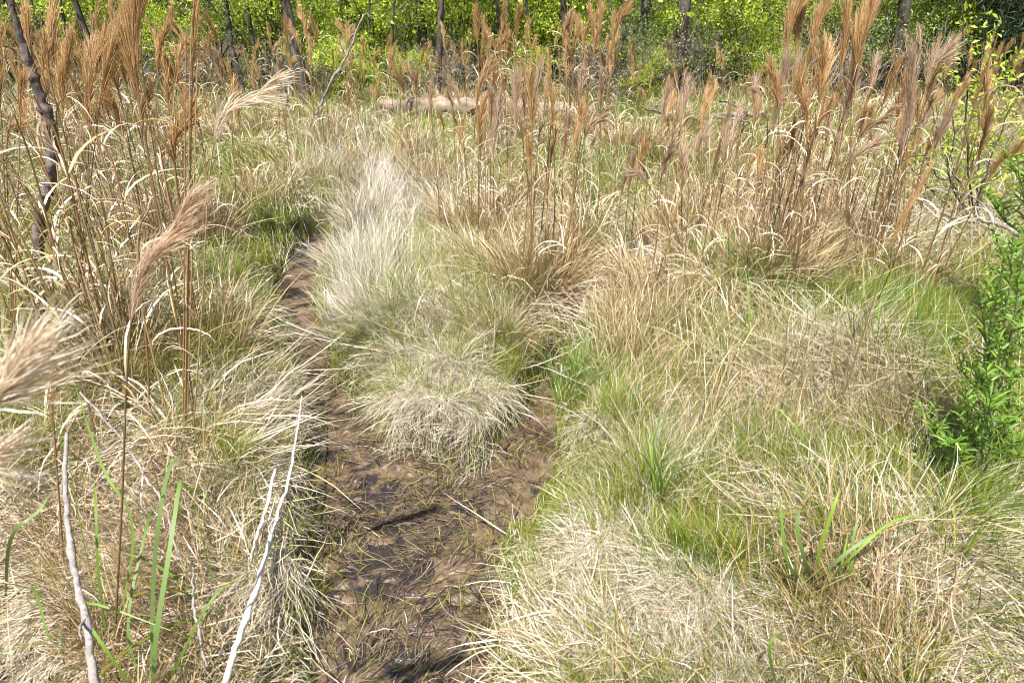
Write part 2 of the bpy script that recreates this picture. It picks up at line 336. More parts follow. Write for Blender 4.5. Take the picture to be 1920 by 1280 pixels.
BLOBS = [  # px, py, rx, ry, kind, weight
 (200, 1100, 300, 260, 'thatch', 4.0), (200, 700, 260, 200, 'curl', .22), (1200, 700, 90, 90, 'brown', 1.6), (1260, 860, 120, 60, 'brown', 1.6), (1480, 860, 160, 60, 'brown', 1.8), (1560, 740, 180, 90, 'white', 3.0), (1600, 650, 200, 40, 'vivid', 3.0), (1560, 590, 160, 30, 'green', 3.0), (1300, 500, 120, 60, 'white', 1.5), (850, 470, 140, 80, 'white', 3), (1180, 600, 90, 60, 'white', 1.5), (1120, 800, 40, 60, 'olive', 3), (1640, 1150, 200, 100, 'brown', 1.5), (1000, 520, 160, 60, 'curl', .3), (1550, 620, 220, 120, 'curl', .15), (200, 1100, 300, 260, 'brown', 1.2), (120, 900, 250, 120, 'thatch', 1.5), (150, 1250, 200, 60, 'broad', .08),
 (300, 1000, 200, 200, 'broad', .05), (400, 1150, 160, 160, 'arch', 1.0),
 (560, 1000, 80, 320, 'white', 3.0), (590, 980, 40, 330, 'green', 4.0), (600, 1180, 40, 160, 'olive', 3.0),
 (650, 690, 50, 100, 'green', 4.0), (790, 600, 90, 90, 'white', 7), (830, 700, 60, 60, 'white', 6), (680, 560, 60, 80, 'silver', 4), (740, 400, 90, 60, 'silver', 3), (830, 730, 70, 50, 'white', 4), (700, 820, 60, 60, 'green', 5.0), (760, 880, 120, 50, 'green', 4.0),
 (680, 450, 100, 110, 'silver', 6), (640, 560, 60, 80, 'silver', 4), (800, 470, 120, 80, 'white', 3), (830, 750, 120, 90, 'white', 5),
 (930, 820, 50, 80, 'green', 5), (1010, 900, 60, 140, 'green', 6), (1000, 880, 60, 100, 'vivid', 2), (960, 1100, 70, 200, 'green', 6.0),
 (1090, 930, 110, 90, 'green', 5), (1120, 920, 100, 70, 'vivid', 1.5), (1240, 920, 120, 100, 'vivid', 2.0), (1240, 930, 120, 90, 'olive', 3),
 (1300, 1090, 120, 60, 'green', 4), (1280, 1150, 90, 40, 'vivid', 1.4), (1050, 1230, 120, 60, 'olive', 3), (1000, 1230, 100, 80, 'thatch', 2),
 (1040, 720, 60, 60, 'olive', 5), (930, 740, 60, 60, 'olive', 4), (1120, 470, 35, 55, 'vivid', 5), (1110, 520, 60, 30, 'vivid', 2),
 (500, 430, 70, 70, 'green', 5), (500, 430, 70, 60, 'vivid', 2), (540, 480, 60, 50, 'vivid', 2.5), (440, 400, 60, 60, 'green', 3),
 (250, 560, 260, 130, 'green', 3.2), (250, 420, 300, 60, 'green', 1.5), (330, 560, 200, 60, 'vivid', 1.0), (120, 880, 160, 60, 'green', 1.5), (1350, 560, 120, 60, 'green', 1.5), (1250, 720, 90, 90, 'green', 1.5), (1440, 900, 160, 50, 'vivid', 1.6), (1480, 1120, 60, 80, 'vivid', 1.5),
 (700, 290, 200, 60, 'thatch', 1), (780, 250, 90, 30, 'green', 3.0), (1150, 260, 160, 30, 'green', 2.2), (1320, 240, 220, 26, 'vivid', 2.2),
 (930, 330, 560, 90, 'green', 1.3), (300, 330, 260, 90, 'green', .8), (870, 235, 60, 20, 'vivid', 1.5), (790, 320, 70, 40, 'green', 2.5), (1040, 380, 60, 40, 'vivid', 1.0),
 (1450, 440, 130, 100, 'brown', 4.0), (1440, 540, 120, 60, 'brown', 4.0), (1300, 620, 120, 120, 'arch', 1.0), (1250, 600, 100, 90, 'white', 2),
 (1500, 600, 160, 60, 'vivid', 3.0), (1650, 640, 120, 60, 'green', 3), (1560, 600, 200, 60, 'broad', .10), (1800, 700, 120, 140, 'green', 5.0), (1780, 680, 120, 100, 'vivid', 1.6),
 (1560, 740, 200, 110, 'thatch', 3), (1600, 720, 180, 90, 'white', 2), (1850, 960, 80, 120, 'vivid', 2), (1890, 1180, 60, 140, 'vivid', 6), (1900, 950, 40, 80, 'brown', 5),
 (1640, 1120, 220, 130, 'thatch', 3.0), (1700, 1150, 200, 130, 'white', 2), (1520, 1030, 80, 80, 'broad', .15), (1520, 1020, 90, 60, 'arch', 2),
 (1320, 1230, 200, 80, 'white', 5), (1150, 1080, 180, 110, 'white', 4), (1740, 500, 80, 50, 'olive', 6), (1850, 450, 120, 80, 'thatch', 1.5),
 (1880, 380, 120, 60, 'white', 2), (1700, 400, 120, 60, 'white', 1), (1400, 860, 200, 60, 'thatch', 2), (1400, 880, 200, 60, 'olive', 2), (1300, 780, 120, 80, 'arch', 2),
]
def scatter(N, dmin, dmax, amin, amax, dens_pow, wmul=1.0):
    d = dmin * (dmax / dmin) ** R.random(N * 3)                 # pdf ~ 1/d, then reweighted
    keep = R.random(N * 3) < (d / dmax) ** dens_pow; d = d[keep][:N]
    a = U(amin, amax, len(d)) * D2R
    return d * np.sin(a), d * np.cos(a)
ACC = {k: Acc() for k in ORDER}
def fill(x, y, wmul=1.0, seg=5, uniform=False):
    pd = pathd(x, y); keep = pd > U(-.05, .01, len(x)); x, y, pd = x[keep], y[keep], pd[keep]
    px, py = project(x, y); W = np.zeros((len(x), len(ORDER)))
    clump = np.clip(.5 + 1.6 * vnoise(x * 2.1, y * 2.1, 21), 0, 1); clump2 = np.clip(.5 + 1.6 * vnoise(x * 4, y * 4, 22), 0, 1)
    for i, k in enumerate(ORDER): W[:, i] = BASEW[k]
    W[:, 5] *= .3 + 2.2 * clump; W[:, 7] *= .3 + 2 * clump2; W[:, 1] *= .3 + 2 * (1 - clump); W[:, 4] *= .2 + 2.2 * (1 - clump2)
    W[:, 8] *= (np.hypot(x, y) > 1.9)
    if not uniform:
        for (bx, by, rx, ry, k, wt) in BLOBS:
            e = np.exp(-((px - bx) / rx) ** 2 - ((py - by) / ry) ** 2); W[:, ORDER.index(k)] += wt * e * 1.5
    edge = np.exp(-(np.maximum(pd, 0) / .13) ** 2); W[:, [0, 3, 4]] *= (1 - .85 * edge)[:, None]; W[:, 5] += 2.2 * edge; W[:, 7] += .8 * edge; W[:, 1] += .8 * edge
    for (cx, cy, r_, h_, kd, fl, _) in TG:
        if kd in ('white', 'brush', 'vivid', 'green', 'mess'):
            e = np.exp(-(((x - cx) ** 2 + (y - cy) ** 2) / (r_ * r_)) ** 2); W[:, [0, 3, 4, 8, 9]] *= (1 - .8 * e)[:, None]; W[:, [5, 7]] *= (1 - (.75 if kd == 'mess' else .45 if kd in ('white', 'brush') else 0) * e)[:, None]
    W = W * np.exp(1.7 * np.stack([vnoise(x * 3.2, y * 3.2, 60 + i) for i in range(len(ORDER))], -1))
    W /= W.sum(1, keepdims=True); W = W ** 1.35; W /= W.sum(1, keepdims=True); cs = np.cumsum(W, 1); idx = (R.random((len(x), 1)) > cs).sum(1).clip(0, len(ORDER) - 1)
    gusts = 360 * vnoise(x * 1.3, y * 1.3, 31)
    for i, k in enumerate(ORDER):
        s = idx == i; N = int(s.sum())
        if not N: continue
        xs, ys = x[s], y[s]; dist = np.hypot(xs, ys)
        L, w, th, be, c0, c1 = params(k, N, dist, wmul)
        near = np.clip(pd[s] / .30, np.where(dist < 2.5, .22, .36), 1); L = L * (near if k != 'thatch' else 1)
        L *= np.clip(dist / 2.6, .6, 1.15)
        az = (gusts[s] * 1.5 + R.normal(0, 75, N)) * D2R
        dz = U(0, .10, N) * np.clip(pd[s] * 5, 0, 1) * np.clip(dist / 2, .3, 1) if k == 'thatch' else np.zeros(N)
        ACC[k].add(*blades(onground(xs, ys, dz), L, az, th, be, w, c0, c1, seg))
x, y = scatter(235000, .95, 4.2, -43, 43, .8); fill(x, y)
x, y = scatter(150000, 4.0, 15, -41, 41, .5); fill(x, y, seg=4)
for a0, a1 in ((-180, -39), (39, 180)):
    x, y = scatter(42000, .8, 15, a0, a1, .45); fill(x, y, 1.8, 4, True)
LN = dict(arch='arching_straw', white='fine_pale_straw', silver='silvery_straw', thatch='fallen_thatch', brown='brown_stubble', green='fine_green_grass',
          vivid='bright_green_grass', olive='olive_grass', broad='broad_green_grass', curl='curled_straw')
LL = dict(arch='loose arching straw blades covering the whole marshy field', white='fine pale dead grass spread between the tussocks',
          silver='silvery upright dead grass around the white brush on the right bank', thatch='flattened straw and fallen stems matted over the ground',
          brown='short reddish brown dead stems scattered through the field', green='fine yellow-green grass along the path edges and between tussocks',
          vivid='bright green young grass blades growing in patches', olive='dull olive half-dry grass between the tussocks',
          curl='large curled straw blades arching above the finer grass',
         broad='scattered broad green blades rising out of the straw')
for k in ORDER: tag(ACC[k].build(LN[k], M_BLADE), LL[k], 'grass', kind='stuff')

# flattened muddy straw on the path; near-black ones double as painted shadow lines
N = 7000
x = U(-1.0, .7, N * 4); y = U(.9, 3.4, N * 4); pd = pathd(x, y); s = (pd < .0) & (vnoise(x * 5, y * 5, 43) + .6 * vnoise(x * 14, y * 14, 44) > U(-.55, .05, len(x))); x, y = x[s][:N], y[s][:N]; N = len(x)
az = (90 + 300 * vnoise(x * 5, y * 5, 41) + R.normal(0, 35, N)) * D2R
acc = Acc(); base = np.stack([x, y, mudz(x, y) + .001], -1)
L = U(.03, .17, N); seg = 5; t = np.arange(seg + 1) / seg
aa = az[:, None] + U(-1.2, 1.2, (N, 1)) * t[None]
P = np.zeros((N, seg + 1, 3)); st = L[:, None] / seg
P[..., 0] = x[:, None] + np.cumsum(np.cos(aa) * st, 1); P[..., 1] = y[:, None] + np.cumsum(np.sin(aa) * st, 1)
P[..., 2] = np.maximum(mudz(P[..., 0], P[..., 1]), -.068) + U(-.002, .006, (N, 1)) + .012 * np.sin(t * 3.1)[None] * R.random((N, 1)) ** 3
W = U(.0015, .0036, (N, 1)) * np.interp(t, [0, .5, 1], [.6, 1, .2])[None]
mp = PAL['muddy']; cc = mp[R.integers(len(mp), size=N)] * U(.75, 1.25, (N, 1)); g = R.random(N) < .09; cc[g] = pick('olive', int(g.sum())); g = R.random(N) < .012; cc[g] = pick('white', int(g.sum()))
acc.add(*ribbon(P, W, np.stack([-np.sin(az), np.cos(az), np.zeros(N)], -1), cc, cc, U(-.5, .5, (N, 1)) * np.ones((1, seg + 1))))
tag(acc.build('muddy_straw', M_WET), 'mud-coated flattened straw trodden into the wet path', 'straw', kind='stuff')
# sparse shoots in the mud
N = 520
x = U(-1.0, .6, N * 8); y = U(1.0, 3.2, N * 8); pd = pathd(x, y); s = (pd < .0) & (R.random(N * 8) < np.exp(pd * 14) * .9 + .02); x, y = x[s][:N], y[s][:N]; N = len(x)
acc = Acc(); g = np.stack([x, y, mudz(x, y) - .002], -1)
acc.add(*blades(g, U(.04, .13, N), U(0, 6.28, N), U(0, 50, N) * D2R, U(0, 60, N) * D2R, U(.0015, .0026, N), pick('green', N), pick('green', N), 4, clamp=False))
tag(acc.build('mud_shoots', M_BLADE), 'sparse thin green shoots poking out of the mud', 'grass', kind='stuff')

# ------------------------------------------------------------------ tussocks as things
def tussock(cx, cy, r, h, kind, flow, label):
    z0 = float(H(cx, cy)) * 0
    o = thing('grass_tussock', (cx, cy, z0), label, 'tussock', 'tussocks standing in the marshy field'); org = (cx, cy, z0)
    dist = math.hypot(cx, cy); area = r * r * 3.1
    def pts(N, sig=.55, inner=0.0):
        a = U(0, 6.283, N); q = np.sqrt(R.random(N)) * (1 - inner) + inner
        q = q * (1.15 + .35 * np.sin(a * 3 + cx * 9) * .5)
        x = cx + np.cos(a) * q * r * sig * 1.8; y = cy + np.sin(a) * q * r * sig * 1.8
        k = pathd(x, y) > .0; return x[k], y[k], a[k], q[k]
    def dens(n): return int(min(n * area / (1 + max(0, dist - 2.5) * .35), 17000))
    grow = 1 + max(0, dist - 2.6) * .2
    def put(part, N, L, w, th, be, c0, c1, sig=.5, seg=6, spread=35, inner=0., fl=None, curl=.25, outw=1.0):
        x, y, a, q = pts(N, sig, inner); n = len(x)
        if n < 5: return
        out = np.arctan2(y - cy, x - cx)
        if fl is not None:
            f = fl * D2R; vx = np.cos(out) * .45 * q + np.cos(f); vy = np.sin(out) * .45 * q + np.sin(f); out = np.arctan2(vy, vx)
        az = out + R.normal(0, spread, n) * D2R + vnoise(x * 12, y * 12, 51) * 1.6 + vnoise(x * 4, y * 4, 52) * (3.4 if kind in ('mess', 'arch', 'brown') else .8)
        A = Acc(); q1 = np.clip(q, 0, 1)
        A.add(*blades(onground(x, y), U(*L, n), az, (th[0] + (th[1] - th[0]) * (q1 * outw * .6 + R.random(n) * .4)) * D2R, U(*be, n) * D2R,
                      U(*w, n) * grow, pick(c0, n), pick(c1, n), seg, curl))
        A.build(part, M_BLADE, o, org)
    if kind == 'white':
        put('dry_blades', dens(15000), (.06, .24), (.0015, .0027), (28, 88), (15, 60), 'white', 'white', .58, fl=flow, spread=20, curl=.35)
        put('green_blades', dens(5200), (.10, .22), (.0012, .0024), (0, 30), (5, 60), 'green', 'green', .68, inner=.5, seg=4)
    elif kind == 'brush':
        put('dry_blades', dens(5200), (.10, .38), (.0014, .0028), (0, 55), (5, 70), 'tan', 'silver', .5, spread=40, curl=.3)
        put('green_blades', dens(1700), (.12, .30), (.0014, .0024), (0, 30), (5, 60), 'green', 'green', .62, inner=.4, seg=4)
    elif kind == 'brown':
        put('dry_blades', dens(9000), (.12, .36), (.0016, .0030), (2, 45), (10, 80), 'brown', 'tan', .5, spread=30)
        put('green_blades', dens(1800), (.12, .28), (.0016, .0028), (5, 45), (5, 60), 'olive', 'green', .6, inner=.4, seg=4)
    elif kind == 'arch':
        put('dry_blades', dens(4200), (.16, .44), (.0020, .0040), (5, 55), (70, 160), 'tan', 'straw', .5, seg=7)
        put('brown_stems', dens(2500), (.15, .35), (.002, .0035), (2, 30), (5, 40), 'brown', 'tan', .45, seg=4)
        put('green_blades', dens(1200), (.15, .35), (.002, .004), (5, 45), (10, 90), 'green', 'green', .6, inner=.3, seg=5)
    elif kind == 'mess':
        put('dry_blades', dens(6500), (.10, .36), (.0014, .0028), (20, 95), (10, 110), 'tan', 'straw', .6, spread=90, curl=.6)
        put('pale_stems', dens(8500), (.08, .30), (.0014, .0026), (15, 95), (10, 90), 'white', 'white', .6, spread=80, curl=.5)
        put('green_blades', dens(2400), (.15, .35), (.0018, .0035), (5, 45), (10, 80), 'green', 'vivid', .65, inner=.2, seg=5)
    elif kind == 'olive':
        put('dry_blades', dens(3500), (.15, .35), (.0018, .003), (0, 50), (10, 80), 'brown', 'tan', .5)
        put('green_blades', dens(7000), (.14, .30), (.0018, .0028), (0, 55), (10, 80), 'olive', 'green', .55)
    elif kind in ('green', 'vivid'):
        put('green_blades', dens(7500), (.14, .36 if kind == 'vivid' else .28), (.0020, .0036), (0, 35), (5, 60), kind, kind, .5)
        put('dry_blades', dens(900), (.12, .3), (.002, .003), (5, 60), (10, 80), 'tan', 'straw', .6)
for t_ in TG: tussock(*t_)

# ------------------------------------------------------------------ tubes
def tube(P, r, k=6):
    P = np.asarray(P, float); S = len(P); r = np.broadcast_to(np.asarray(r, float), (S,))
    T = np.gradient(P, axis=0); T /= np.linalg.norm(T, axis=1, keepdims=True) + 1e-9
    a = np.cross(T, [0.31, 0.95, 0.05]); a /= np.linalg.norm(a, axis=1, keepdims=True) + 1e-9; b = np.cross(T, a)
    ph = np.arange(k) * 2 * math.pi / k
    V = P[:, None] + r[:, None, None] * (a[:, None] * np.cos(ph)[None, :, None] + b[:, None] * np.sin(ph)[None, :, None])
    i = np.arange(S - 1)[:, None] * k; j = np.arange(k)[None]
    F = np.stack([i + j, i + (j + 1) % k, i + k + (j + 1) % k, i + k + j], -1).reshape(-1, 4)
    return V.reshape(-1, 3), F
def smooth_line(pts, n, wob=0.0):
    pts = np.asarray(pts, float); s = np.linspace(0, 1, len(pts)); t = np.linspace(0, 1, n)
    m = np.gradient(pts, s, axis=0); i = np.clip(np.searchsorted(s, t, side='right') - 1, 0, len(pts) - 2)
    h = s[i + 1] - s[i]; u = ((t - s[i]) / h)[:, None]; h = h[:, None]
    Q = (2*u**3 - 3*u**2 + 1) * pts[i] + (u**3 - 2*u**2 + u) * h * m[i] + (-2*u**3 + 3*u**2) * pts[i+1] + (u**3 - u**2) * h * m[i+1]
    if wob: Q[1:-1] += R.normal(0, wob, (n - 2, 3))
    return Q
def tubecol(A, P, r, c0, c1, k=4):
    V, F = tube(P, r, k); t = np.repeat(np.linspace(0, 1, len(P)), k)[:, None]
    A.add(V, F, np.array(c0)[None] * (1 - t) + np.array(c1)[None] * t)

# ------------------------------------------------------------------ tall bluestem stalks
def fluff(A, P, n, slen, spread, w, pal0, pal1, droop=0.0):
    """P: head axis polyline; brushy strands that leave it upwards and outwards"""
    S = len(P); u = R.random(n) ** 1.25 * .78; f = u * (S - 1); i = f.astype(int); fr = (f - i)[:, None]
    base = P[i] * (1 - fr) + P[i + 1] * fr; T = P[np.minimum(i + 1, S - 1)] - P[i]; T = T / np.linalg.norm(T, axis=1, keepdims=True)
    rnd = R.normal(0, 1, (n, 3)); rnd -= T * np.sum(rnd * T, 1, keepdims=True); rnd /= np.linalg.norm(rnd, axis=1, keepdims=True)
    # strands come in bundles
    nb = max(5, n // 16); bd = R.normal(0, 1, (nb, 3)); bi = R.integers(nb, size=n); bnd = bd[bi] - T * np.sum(bd[bi] * T, 1, keepdims=True)
    bnd /= np.linalg.norm(bnd, axis=1, keepdims=True); rnd = rnd * .45 + bnd * .75
    sp = spread * U(.3, 1.25, (n, 1)); L = slen * U(.55, 1.15, n) * (1 - .45 * u); seg = 5; tt = np.arange(seg + 1) / seg
    Q = base[:, None] + (T[:, None] * tt[None, :, None] + rnd[:, None] * (sp[:, None] * (tt ** 1.15)[None, :, None])) * L[:, None, None]
    Q[..., 2] -= droop * L[:, None] * tt[None] ** 2
    Q += R.normal(0, 1, Q.shape) * (L[:, None, None] * .018) * tt[None, :, None]
    W = w * U(.7, 1.3, (n, 1)) * np.array([.8, 1, 1, .9, .7, .25])[None]
    A.add(*ribbon(Q, W, np.cross(T, rnd), pick(pal0, n, .2), pick(pal1, n, .2), U(-1.5, 1.5, (n, 1)) * np.ones((1, seg + 1))))
PAL['headpale'] = np.array([(.58, .42, .28), (.48, .33, .21), (.68, .54, .40), (.36, .23, .14)])
PAL['headrust'] = np.array([(.50, .29, .10), (.40, .22, .075), (.60, .37, .15), (.30, .155, .06)])
PAL['headglow'] = np.array([(.68, .45, .20), (.56, .35, .14), (.78, .57, .31), (.44, .26, .10)])
PAL['headsoft'] = np.array([(.74, .55, .38), (.64, .44, .28), (.82, .68, .52), (.50, .32, .18)])
PAL['headcream'] = np.array([(.84, .74, .58), (.74, .60, .42), (.90, .84, .72), (.62, .42, .22)])
CULM0 = [(.30, .165, .06), (.23, .13, .05), (.38, .24, .10), (.19, .135, .05)]
def arch_leaves(A, P, n, Ls=(.16, .34), ws=(.003, .0055), lo=.15, hi=.9, cols=('tan', 'straw'), thick=1.0):
    S = len(P); f = U(lo, hi, n) * (S - 1); i = f.astype(int); fr = (f - i)[:, None]
    b = P[i] * (1 - fr) + P[np.minimum(i + 1, S - 1)] * fr
    A.add(*blades(b, U(*Ls, n), U(0, 6.283, n), U(8, 30, n) * D2R, U(80, 175, n) * D2R, U(*ws, n) * thick, pick(cols[0], n), pick(cols[1], n), 7, .2, clamp=False, power=1.2))
def hero_stalk(parent, org, foot, neck, tip, pal='headrust', n=230, slen=.17, spread=.26, w=.0013, bow=(0, 0, 0), leaves=3, rad=.0032, droop=0.0, culms=1, mid=None):
    foot, neck, tip = map(np.array, (foot, neck, tip))
    pts = [foot, (foot + neck) / 2 + np.array(bow) if mid is None else mid, neck, neck * .45 + tip * .55 + (neck - foot) * .01, tip]
    Pt = smooth_line(pts, 26); nk = 13
    A = Acc()
    for c in range(culms):
        off = R.normal(0, .013, 3) if c else np.zeros(3); Q = Pt[:22 if c == 0 else 16] + off * np.linspace(.5, 1.6, 22 if c == 0 else 16)[:, None]
        c0 = random.choice(CULM0); tubecol(A, Q, np.linspace(rad, rad * .5, len(Q)), c0, np.array(c0) * 1.15 + .03, 5)
    st = A.build('stalk', M_BLADE, parent, org)
    B = Acc(); arch_leaves(B, Pt[:14], leaves, thick=.9); lf = B.build('dry_leaves', M_BLADE, st)
    lf.location = (0, 0, 0); shift(lf, org)
    Hd = Acc(); hp = Pt[nk - 1:]
    fluff(Hd, hp, int(n * 1.5), slen, spread * 1.25, w, pal, {'headrust': 'headglow'}.get(pal, pal), droop)
    fluff(Hd, hp, n // 3, slen * .6, spread * 1.5, w * 1.3, pal, pal, droop)
    hd = Hd.build('seed_head', M_HEAD, st); shift(hd, org)
    return st
def shift(o, org):
    me = o.data; co = np.empty(len(me.vertices) * 3, np.float32); me.vertices.foreach_get("co", co)
    co = co.reshape(-1, 3) - np.asarray(org, np.float32); me.vertices.foreach_set("co", co.ravel()); me.update()
def basal(parent, org, cx, cy, n, r, kind='arch', w=1.0):
    x = R.normal(cx, r, n); y = R.normal(cy, r, n); k = pathd(x, y) > 0; x, y = x[k], y[k]; n = len(x)
    l, ww, th, be, p0, p1 = KINDS[kind]; A = Acc()
    A.add(*blades(onground(x, y), U(*l, n), np.arctan2(y - cy, x - cx) + R.normal(0, .8, n), U(*th, n) * D2R, U(*be, n) * D2R, U(*ww, n) * w, pick(p0, n), pick(p1, n), 5))
    A.build('basal_leaves', M_BLADE, parent, org)
# prototypes: one metre tall reference scale 1.3 m
PROTO = []
for i in range(15):
    pale = i % 3 == 2; hs = random.uniform(.75, 1.25); hgt = 1.3; lean = R.normal(0, .05, 2)
    foot = np.array([0, 0, -.03]); neck = np.array([lean[0], lean[1], hgt * U(.78, .84)]); tip = neck + np.array([lean[0] * .8 + R.normal(0, .02), lean[1] * .6, hgt * U(.15, .2)])
    Pt = smooth_line([foot, neck * .5 + np.array([R.normal(0, .012), R.normal(0, .012), 0]), neck, neck * .4 + tip * .6, tip], 24)
    A = Acc(); c0 = random.choice(CULM0); tubecol(A, Pt[:20], np.linspace(.0042, .0022, 20), c0, np.array(c0) * 1.15 + .03, 4)
    s_me = A.build('stalk', M_BLADE); B = Acc(); arch_leaves(B, Pt[:13], 7, (.16, .36), (.005, .009)); l_me = B.build('dry_leaves', M_BLADE)
    Hd = Acc(); fluff(Hd, Pt[11:], 150, .15 * hs, .25 * random.uniform(.5, 1.6), .0036, 'headpale' if pale else 'headrust', 'headpale' if pale else 'headglow', random.uniform(-.05, .35)); fluff(Hd, Pt[11:], 60, .10, .42, .0032, 'headrust', 'headglow', 0)
    h_me = Hd.build('seed_head', M_HEAD); PROTO.append((s_me.data, l_me.data, h_me.data, pale))
    for o in (s_me, l_me, h_me): bpy.data.objects.remove(o)
TUFT = []
for i in range(4):
    n = 260; a = U(0, 6.28, n); q = np.abs(R.normal(0, .08, n)); A = Acc()
    base = np.stack([np.cos(a) * q, np.sin(a) * q, np.full(n, -.02)], -1)
    kk = ['arch', 'brown', 'arch', 'brown'][i]; l, ww, th, be, p0, p1 = KINDS[kk]
    A.add(*blades(base, U(.2, .6, n), a + R.normal(0, .7, n), U(*th, n) * D2R, U(*be, n) * D2R, U(*ww, n) * 2.0, pick(p0, n), pick(p1, n), 5, clamp=False))
    t_ = A.build('basal_leaves', M_BLADE); TUFT.append(t_.data); bpy.data.objects.remove(t_)
def child(name, me, parent, loc=(0, 0, 0), rot=(0, 0, 0), sc=1.0):
    o = bpy.data.objects.new(name, me); C.objects.link(o); o.parent = parent; o.location = loc; o.rotation_euler = rot; o.scale = (sc, sc, sc) if np.isscalar(sc) else sc
    return o
def crowd_clump(x, y, n, h, spread, label, group, palep=.3, headless=.2):
    z = float(H(x, y)); o = thing('bushy_bluestem', (x, y, z), label, 'tall grass', group)
    wd = 1.5 if math.hypot(x, y) < 3.4 else 1.0
    for i in range(n):
        pr = random.choice([p for p in PROTO if p[3] == (random.random() < palep)])
        s = h / 1.3 * random.uniform(.72, 1.08)
        st = child('stalk', pr[0], o, (random.gauss(0, spread), random.gauss(0, spread), 0), (random.gauss(0, .05), random.gauss(0, .05), random.uniform(0, 6.28)), (s * wd, s * wd, s))
        child('dry_leaves', pr[1], st)
        if random.random() > headless: child('seed_head', pr[2], st)
    child('basal_leaves', random.choice(TUFT), o, (0, 0, 0), (0, 0, random.uniform(0, 6.28)), (1.1, 1.1, .9))
ZONES = [
 ((20, 420), (640, 900), 8, (2, 3), (1.2, 1.45), .05, .1, 'bare thin stalks without plumes in the left foreground straw', 'bare thin stalks in the left foreground', 1.0),
 ((1150, 1400), (500, 640), 7, (1, 3), (.95, 1.25), .06, .6, 'fine pinkish stalks between the white tuft and right-hand stand', 'fine stalks before the right-hand stand', .4),
 ((640, 880), (300, 430), 8, (1, 3), (.9, 1.15), .07, .4, 'short thin stalks in the field behind the silver brush', 'short thin stalks behind the silver brush', .5),
 ((-40, 420), (500, 780), 14, (2, 4), (1.35, 1.55), .05, .1, 'thin near stalk clump in the straw left of the narrow path', 'thin near stalks left of the path', .6),
 ((430, 560), (330, 420), 4, (1, 3), (1.1, 1.3), .08, .3, 'thin stalks behind the green patch left of the far path', 'thin stalks behind the green patch'),
 ((860, 1140), (440, 620), 14, (2, 4), (1.05, 1.3), .06, .5, 'single slender stalks in the centre behind the dark brown tussock', 'slender stalks in the centre'),
 ((1390, 1700), (470, 640), 10, (3, 6), (1.15, 1.42), .09, .5, 'brown stalk clump at the front of the right-hand stand', 'front clumps of the right-hand stand', .55),
 # px range, foot py range, clumps, stalks, height, spread, pale share, label, group
 ((-60, 420), (350, 520), 13, (3, 6), (1.15, 1.45), .10, .05, 'rust-headed tall clump in the near left field behind the dead snag', 'rust clumps behind the dead snag'),
 ((-120, 440), (250, 335), 16, (3, 7), (1.22, 1.5), .15, .1, 'rust-headed tall clump in the far left field before the woods', 'rust clumps of the far left field'),
 ((420, 640), (232, 320), 8, (2, 5), (1.15, 1.38), .13, .15, 'rust-headed tall clump far left of the leaning bare branch', 'rust clumps left of the leaning branch'),
 ((640, 735), (236, 262), 5, (4, 6), (1.15, 1.35), .12, .1, 'rust-headed tall grass clump just left of the pale log', 'rust clumps left of the log'),
 ((750, 880), (214, 240), 6, (3, 5), (.85, 1.1), .16, .3, 'short rust-headed grass clump in front of the pale log', 'short clumps in front of the log'),
 ((895, 1005), (262, 330), 7, (5, 8), (1.3, 1.5), .11, .1, 'dense tall rust-headed clump right of centre before bright shrubs', 'tall rust clumps right of centre'),
 ((940, 1030), (400, 450), 3, (2, 4), (1.05, 1.2), .08, .8, 'pinkish tan heads on thin stalks in mid field right of centre', 'pinkish clumps in mid field'),
 ((1050, 1130), (248, 300), 7, (5, 8), (1.25, 1.52), .10, .1, 'dense tall rust-headed clump left of the dark tree trunk at upper right', 'rust clumps left of the dark trunk'),
 ((1130, 1380), (245, 330), 9, (1, 4), (.85, 1.12), .14, .5, 'short tawny seed-head clump in front of the fallen grey branches', 'short clumps before the fallen branches'),
 ((1230, 1420), (420, 560), 5, (2, 4), (.95, 1.15), .10, .7, 'thin pinkish stalks just left of the tall right-hand stand', 'thin stalks left of the right-hand stand'),
 ((1400, 1660), (430, 560), 8, (3, 5), (1.15, 1.35), .10, .55, 'straw-coloured stalk clump inside the tall right-hand stand', 'clumps of the right-hand stand', .4),
 ((1700, 2050), (228, 300), 16, (4, 7), (1.0, 1.25), .2, .4, 'brown grass clump in the far right corner before the dark evergreen', 'brown clumps of the far right corner'),
 ((1150, 1700), (205, 240), 8, (2, 4), (.9, 1.1), .2, .4, 'small tawny clump at the wood foot right of the log', 'small clumps at the foot of the woods'),
]
for (xr, yr, nc, ns, hr, sp, pp, lab, grp, *hl) in ZONES:
    for i in range(nc):
        px = xr[0] + (xr[1] - xr[0]) * ((i + random.random()) / nc); px = px + 110 if (20 < px < 150 and yr[0] >= 350) else px; py = random.uniform(*yr); q = G(px, py)
        crowd_clump(q[0], q[1], random.randint(*ns), random.uniform(*hr), sp, lab, grp, pp, hl[0] if hl else .22)
